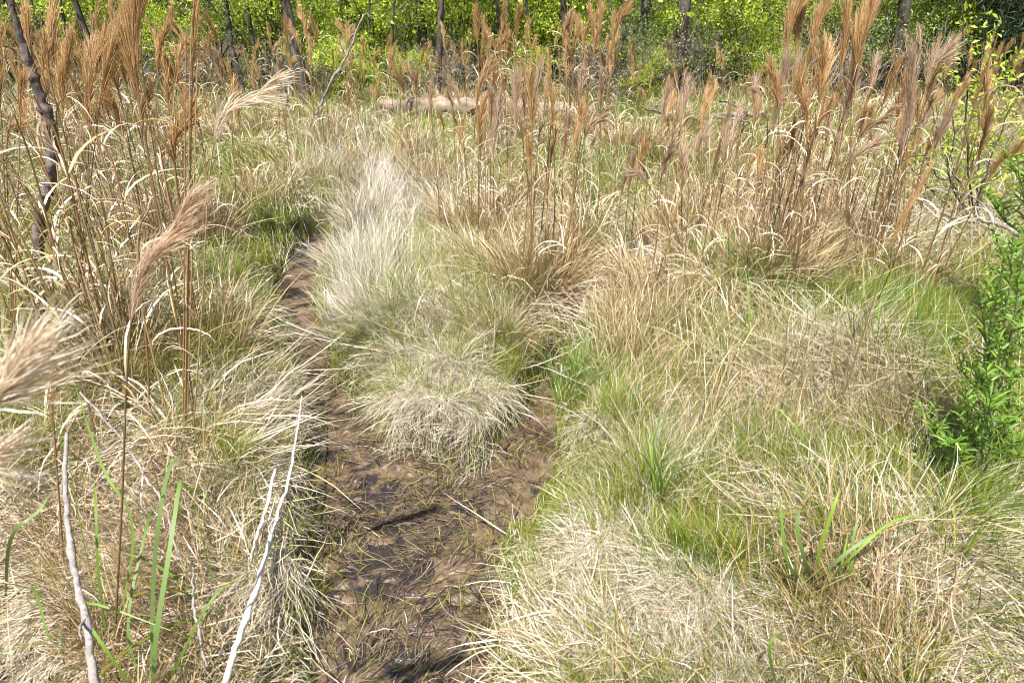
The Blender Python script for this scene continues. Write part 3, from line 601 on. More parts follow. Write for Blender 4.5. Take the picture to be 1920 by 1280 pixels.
# hero clumps: (foot px), label, [stalks: foot offset, neck px, tip px, extra depth, kwargs]
def hero_clump(fx, fy, label, stalks, nb=160, r=.06, kind='arch', Y=None):
    p = G(fx, fy) if Y is None else atY(fx, fy, Y) * np.array([1, 1, 0]); z = float(H(p[0], p[1])); org = (p[0], p[1], z)
    o = thing('bushy_bluestem', org, label, 'tall grass')
    for (nx, ny, tx, ty, dy, kw) in stalks:
        f = np.array([p[0] + random.gauss(0, .025), p[1] + random.gauss(0, .025), z - .02])
        hero_stalk(o, org, f, atY(nx, ny, p[1] + dy * .8), atY(tx, ty, p[1] + dy), **kw)
    basal(o, org, p[0], p[1], nb, r, kind)
rust = dict(pal='headrust'); pale = dict(pal='headpale'); cream = dict(pal='headcream')
hero_clump(365, 880, 'three tall rusty stalks rising beside each other out of the left foreground straw', [
  (256, 165, 262, -70, .0, dict(n=340, slen=.26, spread=.17, w=.0014, culms=3, rad=.0032)),
  (362, 110, 385, -90, .1, dict(n=220, slen=.24, spread=.07, w=.0014, culms=4, rad=.0032)),
  (402, 262, 532, 135, .0, dict(pal='headcream', n=260, slen=.17, spread=.16, w=.0016, rad=.0032, droop=.25)),], 220, .07)
hero_clump(150, 700, 'stalk with a curved bright orange plume reaching the top edge near the dead snag', [
  (188, 190, 245, -8, .1, dict(n=340, slen=.25, spread=.17, w=.0018, culms=2, droop=.12)),
  (170, 165, 200, 60, .3, dict(n=160, slen=.16, spread=.26, w=.0018))])
hero_clump(175, 610, 'cluster of orange seed heads around the top of the dead snag', [
  (118, 200, 134, 65, .2, dict(n=260, slen=.22, spread=.22, w=.0022)), (165, 170, 172, 90, .4, dict(n=180, slen=.19, spread=.26, w=.0022)),
  (60, 120, 48, 20, .5, dict(n=200, slen=.2, spread=.2, w=.0022)), (100, 110, 96, 10, .7, dict(n=200, slen=.2, spread=.2, w=.0022))])
hero_clump(40, 760, 'thin stalks with small orange heads at the left edge before the dead snag', [
  (38, 215, 42, 150, .0, dict(n=120, slen=.13, spread=.24, w=.0016)), (12, 275, 48, 228, .1, dict(n=90, slen=.09, spread=.26, w=.0016)), (0, 190, -12, 60, .2, dict(n=200, slen=.2, spread=.25, w=.0018))])
hero_clump(290, 570, 'slim orange plume leaning right behind the three tall rusty stalks', [
  (296, 130, 320, 20, .2, dict(n=200, slen=.18, spread=.16, w=.002)), (330, 150, 345, 75, .6, dict(n=160, slen=.17, spread=.25, w=.0022)),
  (215, 140, 222, 60, .5, dict(n=180, slen=.17, spread=.25, w=.0022))])
hero_clump(178, 1265, 'very near tall stalk with a long soft brown plume drooping in the left foreground', [
  (248, 585, 372, 345, -.02, dict(n=420, slen=.17, spread=.18, w=.0013, pal='headsoft', rad=.0032, droop=.2)),], 60, .05, 'thatch')
hero_clump(130, 1100, 'low stalk with a small rusty head in the left foreground beside the grey stick', [
  (100, 790, 96, 742, .0, dict(n=90, slen=.06, spread=.25, w=.0012, pal='headrust'))], 60, .05, 'thatch')
hero_clump(-480, 1500, 'out-of-focus cream plume pushing in from the left edge', [
  (-90, 905, 62, 640, .05, dict(n=260, slen=.15, spread=.26, w=.0016, pal='headcream', droop=.1)),
  (-110, 960, 20, 830, .1, dict(n=150, slen=.10, spread=.30, w=.0011, pal='headcream', droop=.1))], 60, .05, 'arch', Y=.52)
hero_clump(985, 610, 'dark thin stalk with a pinkish flame-shaped head in the centre of the field', [
  (1000, 222, 1013, 132, .1, dict(n=190, slen=.17, spread=.22, w=.0019, pal='headpale')), (968, 235, 970, 140, .1, dict(n=150, slen=.16, spread=.25, w=.0019, pal='headpale')),
  (925, 300, 940, 165, .3, dict(n=150, slen=.16, spread=.16, w=.0022, pal='headpale')), (1010, 260, 1045, 218, .2, dict(n=70, slen=.09, spread=.12, w=.002, pal='headrust')),
  (868, 280, 870, 222, .1, dict(n=70, slen=.1, spread=.08, w=.002, pal='headrust'))], 200, .10)
hero_clump(1075, 640, 'two slender rusty stalks right of the dark thin stalk', [
  (1075, 300, 1085, 235, .2, dict(n=80, slen=.11, spread=.12, w=.002)), (1100, 320, 1118, 245, .4, dict(n=80, slen=.11, spread=.14, w=.002, pal='headpale'))])
hero_clump(1440, 570, 'tallest pale-pink brush heads on the left side of the right-hand stand', [
  (1460, 215, 1475, 108, .0, dict(n=260, slen=.2, spread=.2, w=.0019, pal='headpale')), (1482, 205, 1497, 112, .1, dict(n=220, slen=.18, spread=.22, w=.0019, pal='headpale')),
  (1450, 265, 1455, 195, -.1, dict(n=120, slen=.13, spread=.2, w=.0018, pal='headpale')), (1474, 98, 1508, -25, .1, dict(n=300, slen=.23, spread=.17, w=.002)),
  (1492, 100, 1515, -45, .2, dict(n=300, slen=.23, spread=.16, w=.002))], 300, .12, 'brown')
hero_clump(1500, 590, 'pair of rust plumes reaching the top edge in the middle of the right-hand stand', [
  (1524, 108, 1553, -15, .1, dict(n=260, slen=.2, spread=.16, w=.002)), (1577, 128, 1592, 2, .1, dict(n=240, slen=.2, spread=.17, w=.002)),
  (1582, 225, 1602, 140, .0, dict(n=260, slen=.16, spread=.42, w=.0018, pal='headpale')), (1565, 330, 1572, 250, .0, dict(n=90, slen=.1, spread=.2, w=.0018, pal='headpale'))], 300, .12, 'brown')
hero_clump(1580, 610, 'thick glowing orange plume leaning right at the top of the right-hand stand', [
  (1606, 140, 1642, -15, .1, dict(n=380, slen=.24, spread=.15, w=.002)), (1600, 120, 1620, 20, .2, dict(n=200, slen=.2, spread=.15, w=.002)),
  (1592, 318, 1650, 258, .0, dict(n=200, slen=.15, spread=.34, w=.0018, pal='headpale', droop=.1)), (1640, 300, 1630, 240, .2, dict(n=90, slen=.12, spread=.25, w=.0018, pal='headpale'))], 260, .1, 'brown')
hero_clump(1655, 620, 'tall pale feathery heads on the right side of the right-hand stand', [
  (1702, 255, 1712, 95, .0, dict(n=280, slen=.22, spread=.16, w=.0018, pal='headpale')), (1738, 152, 1782, 88, .1, dict(n=240, slen=.15, spread=.34, w=.0018, pal='headpale')),
  (1690, 295, 1705, 205, .0, dict(n=160, slen=.16, spread=.2, w=.0018, pal='headpale')), (1722, 120, 1724, 62, .2, dict(n=90, slen=.10, spread=.2, w=.0018, pal='headpale'))], 220, .1)
hero_clump(1545, 850, 'leaning stalk with a narrow closed rusty head in front of the right-hand stand', [
  (1672, 460, 1738, 325, .0, dict(n=190, slen=.15, spread=.07, w=.0016, rad=.0032))], 120, .07)
hero_clump(1310, 620, 'bent stalk whose tan head points left towards the white tuft', [
  (1215, 345, 1180, 318, .1, dict(n=150, slen=.10, spread=.35, w=.0017, pal='headpale', droop=.1)), (1300, 300, 1335, 228, .3, dict(n=110, slen=.13, spread=.3, w=.002, pal='headpale')),
  (1372, 262, 1390, 200, .3, dict(n=110, slen=.13, spread=.3, w=.002, pal='headpale'))])
hero_clump(1330, 540, 'spindly stalks with tufted tan heads between the bent stalk and the right-hand stand', [
  (1280, 240, 1290, 150, .5, dict(n=150, slen=.17, spread=.25, w=.002, pal='headpale')), (1255, 240, 1262, 175, .6, dict(n=120, slen=.14, spread=.25, w=.002)), (1330, 215, 1345, 150, .8, dict(n=90, slen=.12, spread=.25, w=.002))])

# ------------------------------------------------------------------ sticks, snag, log
def stick(name, pts, rads, mat, label, cat, n=28, wob=.002, twigs=(), part_knots=0, k=8):
    P = smooth_line(pts, n, wob); r = np.interp(np.linspace(0, 1, n), np.linspace(0, 1, len(rads)), rads) * (1 + R.normal(0, .07, n))
    for _ in range(max(2, n // 9)):
        j = random.randint(1, n - 2); r[j] *= random.uniform(1.2, 1.45)
    V, F = tube(P, r, k); Vn = V + R.normal(0, float(np.mean(r)) * .09, V.shape)
    org = P[-1]; o = thing(name, org, label, cat)
    link_mesh('stem', Vn, F, mat, None, o, org, True)
    for tw in twigs:
        Q = smooth_line(tw[0], 10, wob * .6); V, F = tube(Q, np.linspace(tw[1], tw[1] * .4, 10), 6); link_mesh('twig', V, F, mat, None, o, org, True)
    return o
Y = 3.45
stick('dead_snag', [atY(8, -40, Y), atY(24, 20, Y), atY(44, 90, Y), atY(66, 155, Y), atY(88, 215, Y), atY(100, 280, Y), atY(95, 335, Y), atY(80, 385, Y), atY(71, 460, Y), atY(84, 550, Y), atY(98, 640, Y)],
      [.008, .012, .018, .022, .029, .027, .027, .025, .027, .027, .032], M_BARKD, 'dark crooked dead snag with peeling bark among the stalks at left', 'dead tree', 90, .0022,
      [([atY(96, 345, Y), atY(92, 330, Y), atY(108, 322, Y)], .012), ([atY(44, 100, Y), atY(20, 90, Y), atY(-20, 80, Y - .1)], .006)], k=10)
g = lambda px, py, z: G(px, py, z)
stick('white_stick', [g(566, 742, .19), g(556, 815, .19), g(541, 900, .20), g(519, 968, .20), g(492, 1062, .21), g(468, 1140, .215), g(440, 1222, .22), g(418, 1300, .22)],
      [.0022, .0040, .0052, .0062, .0070, .0078, .0085, .009], M_PALE, 'long white bleached stick lying over the grass left of the mud', 'stick', 40, .0016, [([g(519, 968, .202), g(505, 985, .22), g(503, 1000, .22)], .003)])
stick('white_stick', [g(516, 880, .24), g(506, 925, .22), g(492, 975, .2), g(480, 1010, .2), g(470, 1048, .19)], [.0045, .0055, .005, .004, .004], M_PALE,
      'short white stick half buried left of the long white one', 'stick', 20, .002)
stick('grey_stick', [g(125, 812, .62), g(122, 880, .58), g(126, 960, .54), g(138, 1060, .50), g(160, 1160, .46), g(180, 1290, .42)], [.0045, .0055, .0065, .0072, .008, .0088], M_BARKG,
      'grey knobbly stick standing steeply in the lower left corner', 'stick', 34, .0012, [([g(160, 1160, .46), g(150, 1175, .48), g(152, 1200, .5)], .004)])
stick('thin_twig', [g(150, 735, .35), g(235, 835, .32), g(270, 890, .3), g(300, 930, .28), g(322, 1000, .27), g(340, 1050, .22)], [.003, .0035, .004, .004, .0035, .003], M_BARKG,
      'thin pale twig slanting down to the right in the left foreground', 'twig', 30, .003)
stick('thin_twig', [g(362, 1070, .25), g(364, 1130, .24), g(374, 1190, .22), g(388, 1250, .2)], [.0025, .003, .0035, .003], M_BARKG, 'short grey twig left of the long white stick near the bottom', 'twig', 18, .002)
Y = 7.6
stick('leaning_branch', [atY(697, 30, Y), atY(682, 28, Y), atY(668, 62, Y), atY(650, 105, Y), atY(628, 140, Y), atY(604, 190, Y), atY(586, 225, Y), atY(570, 262, Y)], [.004, .006, .008, .010, .012, .012, .013, .013], M_BARKG,
      'pale bare branch leaning left in front of the green woods', 'branch', 34, .006, [([atY(650, 105, Y), atY(640, 80, Y + .1), atY(645, 60, Y + .1)], .008), ([atY(668, 62, Y), atY(655, 70, Y), atY(645, 95, Y)], .007), ([atY(628, 140, Y), atY(655, 118, Y - .1), atY(675, 112, Y - .1)], .006)])
o = stick('fallen_log', [G(715, 200, .26), G(780, 201, .26), G(870, 203, .25), G(960, 204, .25), G(1040, 206, .25), G(1110, 210, .22)], [.09, .11, .12, .11, .10, .08], M_LOG,
      'long pale fallen log at the foot of the green woods', 'log', 40, .006, [([G(880, 208, .2), G(900, 200, .5), G(930, 190, .7)], .03)], k=12)
stick('fallen_branch', [G(1180, 222, .2), G(1260, 220, .25), G(1340, 218, .2), G(1400, 214, .3), G(1460, 220, .15)], [.02, .03, .035, .03, .02], M_BARKG, 'grey fallen branch on the ground right of the log', 'branch', 30, .012,
      [([G(1260, 220, .25), G(1240, 212, .5), G(1210, 205, .7)], .02), ([G(1400, 214, .3), G(1385, 200, .7), G(1350, 190, .9)], .02), ([G(1340, 218, .2), G(1375, 225, .4), G(1420, 232, .3)], .02)])
stick('fallen_branch', [G(1690, 165, .3), G(1668, 200, .2), G(1640, 230, .15), G(1615, 242, .08)], [.02, .03, .035, .03], M_PALE, 'pale crooked branch sloping behind the right-hand stand', 'branch', 22, .015)
stick('fallen_branch', [G(1920, 445, .3), G(1860, 415, .33), G(1800, 412, .3), G(1770, 400, .3), G(1720, 372, .32)], [.012, .013, .012, .010, .006], M_BARKG, 'bare grey branch lying low at the right edge under the sparse shrub', 'branch', 30, .006,
      [([G(1860, 415, .33), G(1840, 380, .42), G(1800, 360, .5), G(1750, 350, .5)], 0.0072), ([G(1860, 415, .33), G(1880, 380, .4), G(1925, 355, .5)], .008)])

# ------------------------------------------------------------------ woody plants
def branch(A, tips, p, d, L, r, depth, mat_k=5, split=3, spread=.6, up=.15, gn=.12):
    n = 5; P = [p]; dd = d / np.linalg.norm(d)
    for i in range(n):
        dd = dd + R.normal(0, gn, 3) + np.array([0, 0, up * .2]); dd /= np.linalg.norm(dd); P.append(P[-1] + dd * L / n)
    P = np.array(P); V, F = tube(P, np.linspace(r, r * .62, n + 1), mat_k if r > .01 else 3); A.add(V, F, np.zeros((len(V), 3)))
    if depth == 0: tips.append(P[-1]); tips.append(P[-2]); tips.append(P[-3]); return
    for s in range(split):
        q = P[-1] if s == 0 else P[random.randint(2, n)]
        nd = dd + R.normal(0, spread, 3); nd[2] += up
        branch(A, tips, q, nd, L * random.uniform(.55, .8), r * .6, depth - 1, mat_k, split, spread, up, gn)
    if depth == 1: tips.append(P[-1])
def leaves(tips, per, size, sig, pal, asp=.5):
    T = np.array(tips); idx = np.repeat(np.arange(len(T)), per); N = len(idx)
    c = T[idx] + R.normal(0, 1, (N, 3)) * sig * U(.4, 1.2, (len(T), 1))[idx]
    d = R.normal(0, 1, (N, 3)); d[:, 2] -= .2; d /= np.linalg.norm(d, axis=1, keepdims=True)
    L = size * U(.6, 1.25, N); tt = np.linspace(0, 1, 3)
    P = c[:, None] + d[:, None] * L[:, None, None] * tt[None, :, None]; P[:, 1, 2] += L * .08
    W = L[:, None] * asp * np.array([.25, 1, .12])[None]
    tint = pick(pal, len(T), .22)[idx] * U(.85, 1.15, (N, 1))
    return ribbon(P, W, R.normal(0, 1, (N, 3)), tint, tint)
PAL['lime'] = np.array([(.50, .62, .05), (.60, .70, .08), (.38, .52, .035), (.68, .76, .16)])
PAL['leafgreen'] = np.array([(.20, .33, .04), (.27, .40, .05), (.15, .25, .03), (.33, .44, .07)])
PAL['sage'] = np.array([(.38, .46, .14), (.46, .52, .18), (.30, .38, .10), (.42, .52, .08)])
PAL['dark'] = np.array([(.03, .055, .02), (.045, .075, .025), (.02, .04, .015)])
PAL['twiglet'] = np.array([(.30, .24, .18), (.22, .17, .13), (.38, .31, .24)])
def proto(fn):
    objs = fn(); d = [(o.name.split('.')[0], o.data) for o in objs if o]
    for o in objs:
        if o: bpy.data.objects.remove(o)
    return d
PAL['bark'] = np.array([(.05, .04, .032)] * 2)
def mk_shrub(h, r, nst, per, size, pal, sig=.11, depth=3, lean=.35, col=M_TRUNK, asp=.55):
    def f():
        A = Acc(); tips = []
        for s in range(nst):
            a = random.uniform(0, 6.28); d = np.array([math.cos(a) * lean, math.sin(a) * lean, 1.0])
            branch(A, tips, np.array([math.cos(a) * .12 * r, math.sin(a) * .12 * r, -.05]), d, h * .42, .018, depth, 5, 3, .5, .12)
        # low skirts of foliage
        for i in range(int(len(tips) * .15)):
            a = random.uniform(0, 6.28); q = random.uniform(.2, .95) * r; tips.append(np.array([math.cos(a) * q, math.sin(a) * q, random.uniform(.1, h * .5)]))
        B = Acc(); B.add(*leaves(tips, per, size, sig, pal, asp))
        return [A.build('stems', col), B.build('foliage', M_LEAF)]
    return proto(f)
def mk_tree(h, r0, per, pal, limbs=9, crown0=.28, size=.08, lean=0.1):
    def f():
        T = Acc(); n = 14; P = np.zeros((n, 3)); P[:, 2] = np.linspace(-.1, h, n)
        P[:, 0] = np.cumsum(R.normal(0, .05, n)) + lean * P[:, 2]; P[:, 1] = np.cumsum(R.normal(0, .05, n))
        rr = np.linspace(r0, r0 * .2, n); rr[0] *= 1.35; V, F = tube(P, rr, 10); T.add(V, F, np.zeros((len(V), 3)))
        Bc = Acc(); tips = []
        for i in range(limbs):
            k = crown0 + (1 - crown0) * (i + random.random()) / limbs * .95; z = k * (n - 1); j = int(z); p = P[j]
            a = i * 2.4 + random.random(); d = np.array([math.cos(a), math.sin(a), .5 + .7 * k])
            branch(Bc, tips, p, d, h * .24 * (1.2 - .6 * k), rr[j] * .5, 2, 5, 3, .5, .1)
        Lf = Acc(); Lf.add(*leaves(tips, per, size, .22, pal, .6))
        return [T.build('trunk', M_TRUNK), Bc.build('limbs', M_TRUNK), Lf.build('crown', M_LEAF)]
    return proto(f)
S_LIME = [mk_shrub(2.4, 1.0, 8, 12, .044, 'lime', .10), mk_shrub(2.1, 1.0, 8, 12, .046, 'lime', .09), mk_shrub(2.9, .9, 7, 11, .044, 'sage', .09)]
S_WISP = [mk_shrub(2.6, .9, 6, 8, .055, 'lime', .08), mk_shrub(2.4, .9, 7, 9, .07, 'sage', .09, asp=.3)]
S_BARE = [mk_shrub(1.9, .8, 9, 2, .05, 'twiglet', .08, 3, .55, M_BARKG), mk_shrub(2.3, .8, 8, 3, .05, 'leafgreen', .1, 3, .4, M_BARKG)]
S_EVER = [mk_shrub(3.4, 1.2, 8, 40, .13, 'dark', .16, 3, .3, asp=.12)]
T_ALL = [mk_tree(7.5, .085, 6, 'leafgreen'), mk_tree(8.5, .09, 6, 'lime', lean=-.06), mk_tree(6.0, .05, 6, 'lime', lean=.16), mk_tree(9, .10, 6, 'sage', lean=.02)]
def place(name, proto_, x, y, label, cat, group, sc=1.0, rz=None):
    z = float(H(x, y)); o = thing(name, (x, y, z), label, cat, group, random.uniform(0, 6.28) if rz is None else rz)
    for nm, me in proto_:
        child(nm, me, o, (0, 0, 0), (0, 0, 0), sc)
    return o
WD = .86
def bx(px, Y): return (px - 960) / FPX * (Y * math.cos(PITCH) + (CAM_H - .6) * math.sin(PITCH))
SH = [ # px, Y, proto, scale
 (30, 15, S_LIME[2], 1), (150, 14.2, S_WISP[0], 1), (240, 15.5, S_LIME[0], 1), (330, 13.6, S_LIME[1], .85), (420, 15, S_WISP[1], 1), (500, 14.0, S_LIME[0], 1), (580, 15.4, S_LIME[2], 1), (640, 13.6, S_WISP[0], .9),
 (700, 14.2, S_LIME[1], 1), (770, 15.4, S_WISP[1], 1), (850, 14.3, S_LIME[0], 1.1), (905, 15.4, S_LIME[2], 1), (960, 13.9, S_LIME[0], 1.1), (1020, 14.6, S_LIME[1], 1.1), (1090, 15.6, S_LIME[0], 1), (1150, 14.2, S_WISP[0], 1),
 (1215, 15, S_LIME[2], 1), (1300, 14.0, S_LIME[1], .9), (1365, 13.2, S_LIME[0], .95), (1420, 15, S_WISP[0], 1), (1490, 14, S_LIME[1], 1), (1560, 13.4, S_LIME[2], .9), (1640, 15, S_WISP[0], 1), (1710, 14.2, S_LIME[0], 1.1),
 (1780, 13.6, S_LIME[1], 1.1), (1850, 15.5, S_LIME[2], 1), (-60, 14.5, S_LIME[0], 1), (-180, 14.5, S_LIME[1], 1), (2060, 15, S_LIME[0], 1), (1990, 13.8, S_LIME[1], 1), (2180, 14.5, S_WISP[0], 1),
 (760, 12.9, S_LIME[1], .5), (980, 12.9, S_LIME[0], .45), (1220, 12.6, S_LIME[1], .5), (1440, 12.6, S_LIME[0], .5), (650, 12.7, S_LIME[0], .5)]
for i, (px, Y_, pr, sc) in enumerate(SH):
    Y_ = Y_ * WD + .35; sc *= .9
    nm = 'lime shrub' if pr in S_LIME[:2] else 'leafy green shrub' if pr is S_LIME[2] else 'wispy half-bare shrub'
    side = 'behind the far left tall grass' if px < 640 else 'behind the pale log' if px < 1130 else 'behind the fallen grey branches' if px < 1450 else 'behind the right-hand stand of tall grass'
    size = 'low ' if sc < .6 else ''
    place('woodland_shrub', pr, bx(px, Y_), Y_, size + nm + ' ' + side, 'shrub', size + nm + 's ' + side, sc)
for px, Y_, k, sc in [(330, 12.9, 0, .6), (790, 12.8, 0, .55), (870, 13.1, 0, .6), (1140, 12.7, 0, .6), (1190, 13.0, 1, .7), (1260, 12.8, 0, .7), (1330, 12.9, 1, .7), (1500, 12.8, 0, .7), (1590, 12.7, 0, .7), (1680, 12.8, 1, .8), (560, 13, 0, .6)]:
    Y_ *= .88
    place('bare_bush', S_BARE[k], bx(px, Y_), Y_, ('bare grey-brown twiggy bush ' if k == 0 else 'sparsely leafed twiggy bush ') + ('before the shrubs left of the dark trunk' if px < 1250 else 'before the shrubs right of the dark trunk'), 'bush', 'twiggy bushes' + str(k) * 0 + (' with few leaves' if k else '') + (' left' if px < 1250 else ' right') + ' of the dark trunk', sc)
place('dark_evergreen', S_EVER[0], bx(1915, 11.6), 11.6, 'dark shaded evergreen with spiky foliage in the upper right corner', 'evergreen', None, 1.0)
place('dark_evergreen', S_EVER[0], bx(1440, 16.5), 16.5, 'dark evergreen hidden behind the lime shrubs left of the right-hand stand', 'evergreen', None, .9)
TR = [(190, 15, 2, 'slim forked grey tree at upper left behind the rust grass'), (440, 15.6, 2, 'leaning slim tree right of the slim forked one'), (572, 14.6, 0, 'dark straight tree behind the leaning pale branch'),
      (690, 16.5, 1, 'thin tree right of the leaning pale branch'), (785, 17, 0, 'thin dark tree above the left end of the log'), (1005, 17.5, 3, 'grey tree deep behind the centre shrubs'), (1280, 13.9, 3, 'thick dark trunk at upper right of centre'),
      (1180, 16.5, 1, 'slender tree left of the thick dark trunk'), (1400, 17, 0, 'tree right of the thick dark trunk among lime leaves'), (1668, 13.9, 0, 'dark trunk just right of the glowing orange plume'),
      (1840, 17, 1, 'slim tree near the dark evergreen'), (60, 17, 3, 'grey tree at the far left edge of the woods'), (300, 17.5, 0, 'straight tree between the slim forked and the leaning tree'), (500, 18, 1, 'thin tree in the shade left of the dark straight tree'),
      (880, 18.5, 1, 'slender tree behind the middle of the log'), (1100, 19, 0, 'grey slim tree behind the right end of the log'), (1540, 17.5, 3, 'tree behind the rust plumes of the right-hand stand')]
SAP = [mk_tree(5.0, .035, 4, 'lime', 8, .35), mk_tree(5.5, .05, 3, 'sage', 8, .4, lean=.12), mk_tree(4.6, .03, 4, 'lime', 7, .3, lean=-.15)]
for i in range(40):
    px = -80 + 2100 * (i + random.random()) / 40; Y_ = random.uniform(10.9, 13.2)
    place('sapling', SAP[i % 3], bx(px, Y_), Y_, 'thin dark-stemmed sapling ' + ('left of the leaning pale branch' if px < 640 else 'above the fallen log' if px < 1120 else 'right of the fallen log'), 'sapling', 'thin saplings ' + ('left of the leaning branch' if px < 640 else 'above the log' if px < 1120 else 'right of the log'), random.uniform(.8, 1.2))
for px, Y_, k, lab in TR:
    Y_ = 11.2 if Y_ < 15.1 else Y_ * .74
    place('woodland_tree', T_ALL[k], bx(px, Y_), Y_, lab, 'tree', 'trees at the edge of the wood', random.uniform(.95, 1.15))
# the wood beyond reads as one mass
A = Acc(); Lf = Acc(); tips = []
for i in range(130):
    a = random.uniform(-75, 75) * D2R; d = random.uniform(19, 42); x = d * math.sin(a); y = d * math.cos(a); hgt = random.uniform(5, 9)
    z = float(H(x, y)); P = np.array([[x + .3 * k / 5 * random.uniform(-1, 1), y, z - .1 + hgt * k / 5] for k in range(6)]); V, F = tube(P, np.linspace(.14, .04, 6), 6); A.add(V, F, np.tile([[.16, .13, .10]], (len(V), 1)))
    for k in range(46): tips.append(np.array([x + random.gauss(0, 1.3), y + random.gauss(0, 1.3), z + random.uniform(.1, hgt * 1.05)]))
for i in range(900):
    a = random.uniform(-80, 80) * D2R; d = random.uniform(18, 34); tips.append(np.array([d * math.sin(a), d * math.cos(a), random.uniform(.1, 3.2)]))
A.add(*leaves(tips, 16, .13, .42, 'lime', .5)); 
tag(A.build('woodland', M_LEAF), 'green woodland filling the background behind the edge trees', 'wood', kind='stuff')

# ------------------------------------------------------------------ right-hand shrub and leafy shoots
def lance(A, P, n, L, w, pal, lo=.2, spread=55):
    S = len(P); f = np.linspace(lo, .99, n) * (S - 1); i = f.astype(int); fr = (f - i)[:, None]; b = P[i] * (1 - fr) + P[np.minimum(i + 1, S - 1)] * fr
    az = np.arange(n) * 2.4 + R.normal(0, .4, n)
    A.add(*blades(b, U(L * .6, L, n) * np.interp(np.linspace(0, 1, n), [0, .7, 1], [1, 1, .5]), az, U(30, spread, n) * D2R, U(15, 60, n) * D2R, U(w * .7, w, n), pick(pal, n, .25), pick(pal, n, .2), 5, .1, clamp=False, twist=.3))
PAL['shoot'] = np.array([(.16, .31, .03), (.24, .40, .04), (.10, .22, .025), (.34, .48, .07)])
def leafy(label, foot, shoots, L=.085, w=.012, per=26, pal='shoot', group=None):
    org = tuple(foot); o = thing('leafy_shoot_plant', org, label, 'plant', group)
    for pts in shoots:
        P = smooth_line([foot] + list(pts), 20, .002); V, F = tube(P, np.linspace(.0045, .0015, 20), 5); st = link_mesh('stem', V, F, M_SHOOT, None, o, org, True)
        A = Acc(); lance(A, P, per, L, w, pal, .38)
        for s in range(5):                                  # side sprigs
            k = random.randint(6, 17); a = random.uniform(0, 6.28); l = random.uniform(.08, .2)
            Q = smooth_line([P[k], P[k] + np.array([math.cos(a) * l * .5, math.sin(a) * l * .5, l * .3]), P[k] + np.array([math.cos(a) * l, math.sin(a) * l, l * .75])], 8)
            V, F = tube(Q, np.linspace(.002, .001, 8), 4); A.add(V, F, pick('olive', len(V), 0)); lance(A, Q, 11, L * .8, w * .85, pal, .15)
        q = A.build('leaves', M_LEAF, st); shift(q, org)
f0 = G(1815, 985); f0[2] = float(H(f0[0], f0[1]))
def y(px, py, dy=0): return atY(px, py, f0[1] + dy)
leafy('bright green leafy shoots on a grey stem at the right edge', f0, [
  [y(1835, 850), y(1870, 740), y(1905, 640), y(1930, 520)], [y(1830, 830), y(1845, 700, .05), y(1860, 600, .05), y(1880, 500, .05)], [y(1850, 800, -.05), y(1900, 600, -.05), y(1925, 430, -.08), y(1940, 300, -.1)],
  [y(1830, 860), y(1815, 800), y(1810, 740)], [y(1850, 870, -.1), y(1860, 800, -.1), y(1850, 690, -.12)], [y(1800, 900, -.05), y(1790, 850, -.05), y(1775, 830, -.05)], [y(1840, 900, .1), y(1880, 820, .1), y(1925, 760, .1)],
  [y(1870, 700, .1), y(1890, 560, .1), y(1900, 440, .1)], [y(1870, 860, .05), y(1890, 780, .05), y(1895, 690, .05)], [y(1850, 760, .1), y(1850, 640, .1), y(1835, 560, .1)], [y(1790, 900, .05), y(1760, 830, .05), y(1755, 790, .05)]], .085, .0095, 48)
f1 = G(1960, 700); f1[2] = float(H(f1[0], f1[1])); 
leafy('taller green leafy shoots half cut by the right edge above the first', f1, [[atY(1950, 520, f1[1]), atY(1925, 400, f1[1]), atY(1905, 290, f1[1])], [atY(1940, 480, f1[1] + .1), atY(1880, 410, f1[1] + .1), atY(1850, 360, f1[1] + .1)], [atY(1955, 480, f1[1]), atY(1950, 380, f1[1]), atY(1925, 330, f1[1])], [atY(1930, 560, f1[1]), atY(1890, 500, f1[1]), atY(1860, 430, f1[1])], [atY(1940, 600, f1[1]-.1), atY(1895, 580, f1[1]-.1), atY(1850, 560, f1[1]-.1)], [atY(1950, 620, f1[1]-.1), atY(1915, 520, f1[1]-.1), atY(1905, 450, f1[1]-.1)]], .10, .012, 40)
# sparse shrub with thin dark stems
fs = G(1825, 440); fs[2] = float(H(fs[0], fs[1])); Yq = fs[1]; org = tuple(fs)
o = thing('sparse_shrub', org, 'sparse shrub of thin dark stems with small yellow-green leaves at upper right', 'shrub')
tips = []
for pts in [[(1815, 300), (1812, 150), (1802, -30)], [(1790, 350), (1765, 270), (1745, 190)], [(1800, 340), (1760, 330), (1715, 270)], [(1850, 330), (1880, 240), (1915, 160)], [(1840, 350), (1870, 300), (1900, 260)],
            [(1780, 330), (1790, 250), (1775, 150)], [(1835, 320), (1850, 220), (1880, 130)], [(1770, 380), (1720, 330), (1690, 290)], [(1880, 400), (1910, 350), (1950, 320)], [(1805, 380), (1830, 290), (1835, 210)]]:
    dy = random.uniform(-.3, .3); P = smooth_line([fs] + [atY(a, b, Yq + dy) for a, b in pts], 16, .006); A = Acc(); V, F = tube(P, np.linspace(.008, .003, 16), 5); A.add(V, F, np.zeros((len(V), 3)))
    tt = []
    for k in range(4, 15, 2): branch(A, tt, P[k], np.array([random.gauss(0, .6), random.gauss(0, .6), .8]), random.uniform(.12, .3), .003, 1, 3, 2, .5, .2)
    st = A.build('stem', M_TRUNK, o, org); B = Acc(); B.add(*leaves(tt, 3, .045, .03, 'lime', .4)); q = B.build('leaves', M_LEAF, st); shift(q, org)

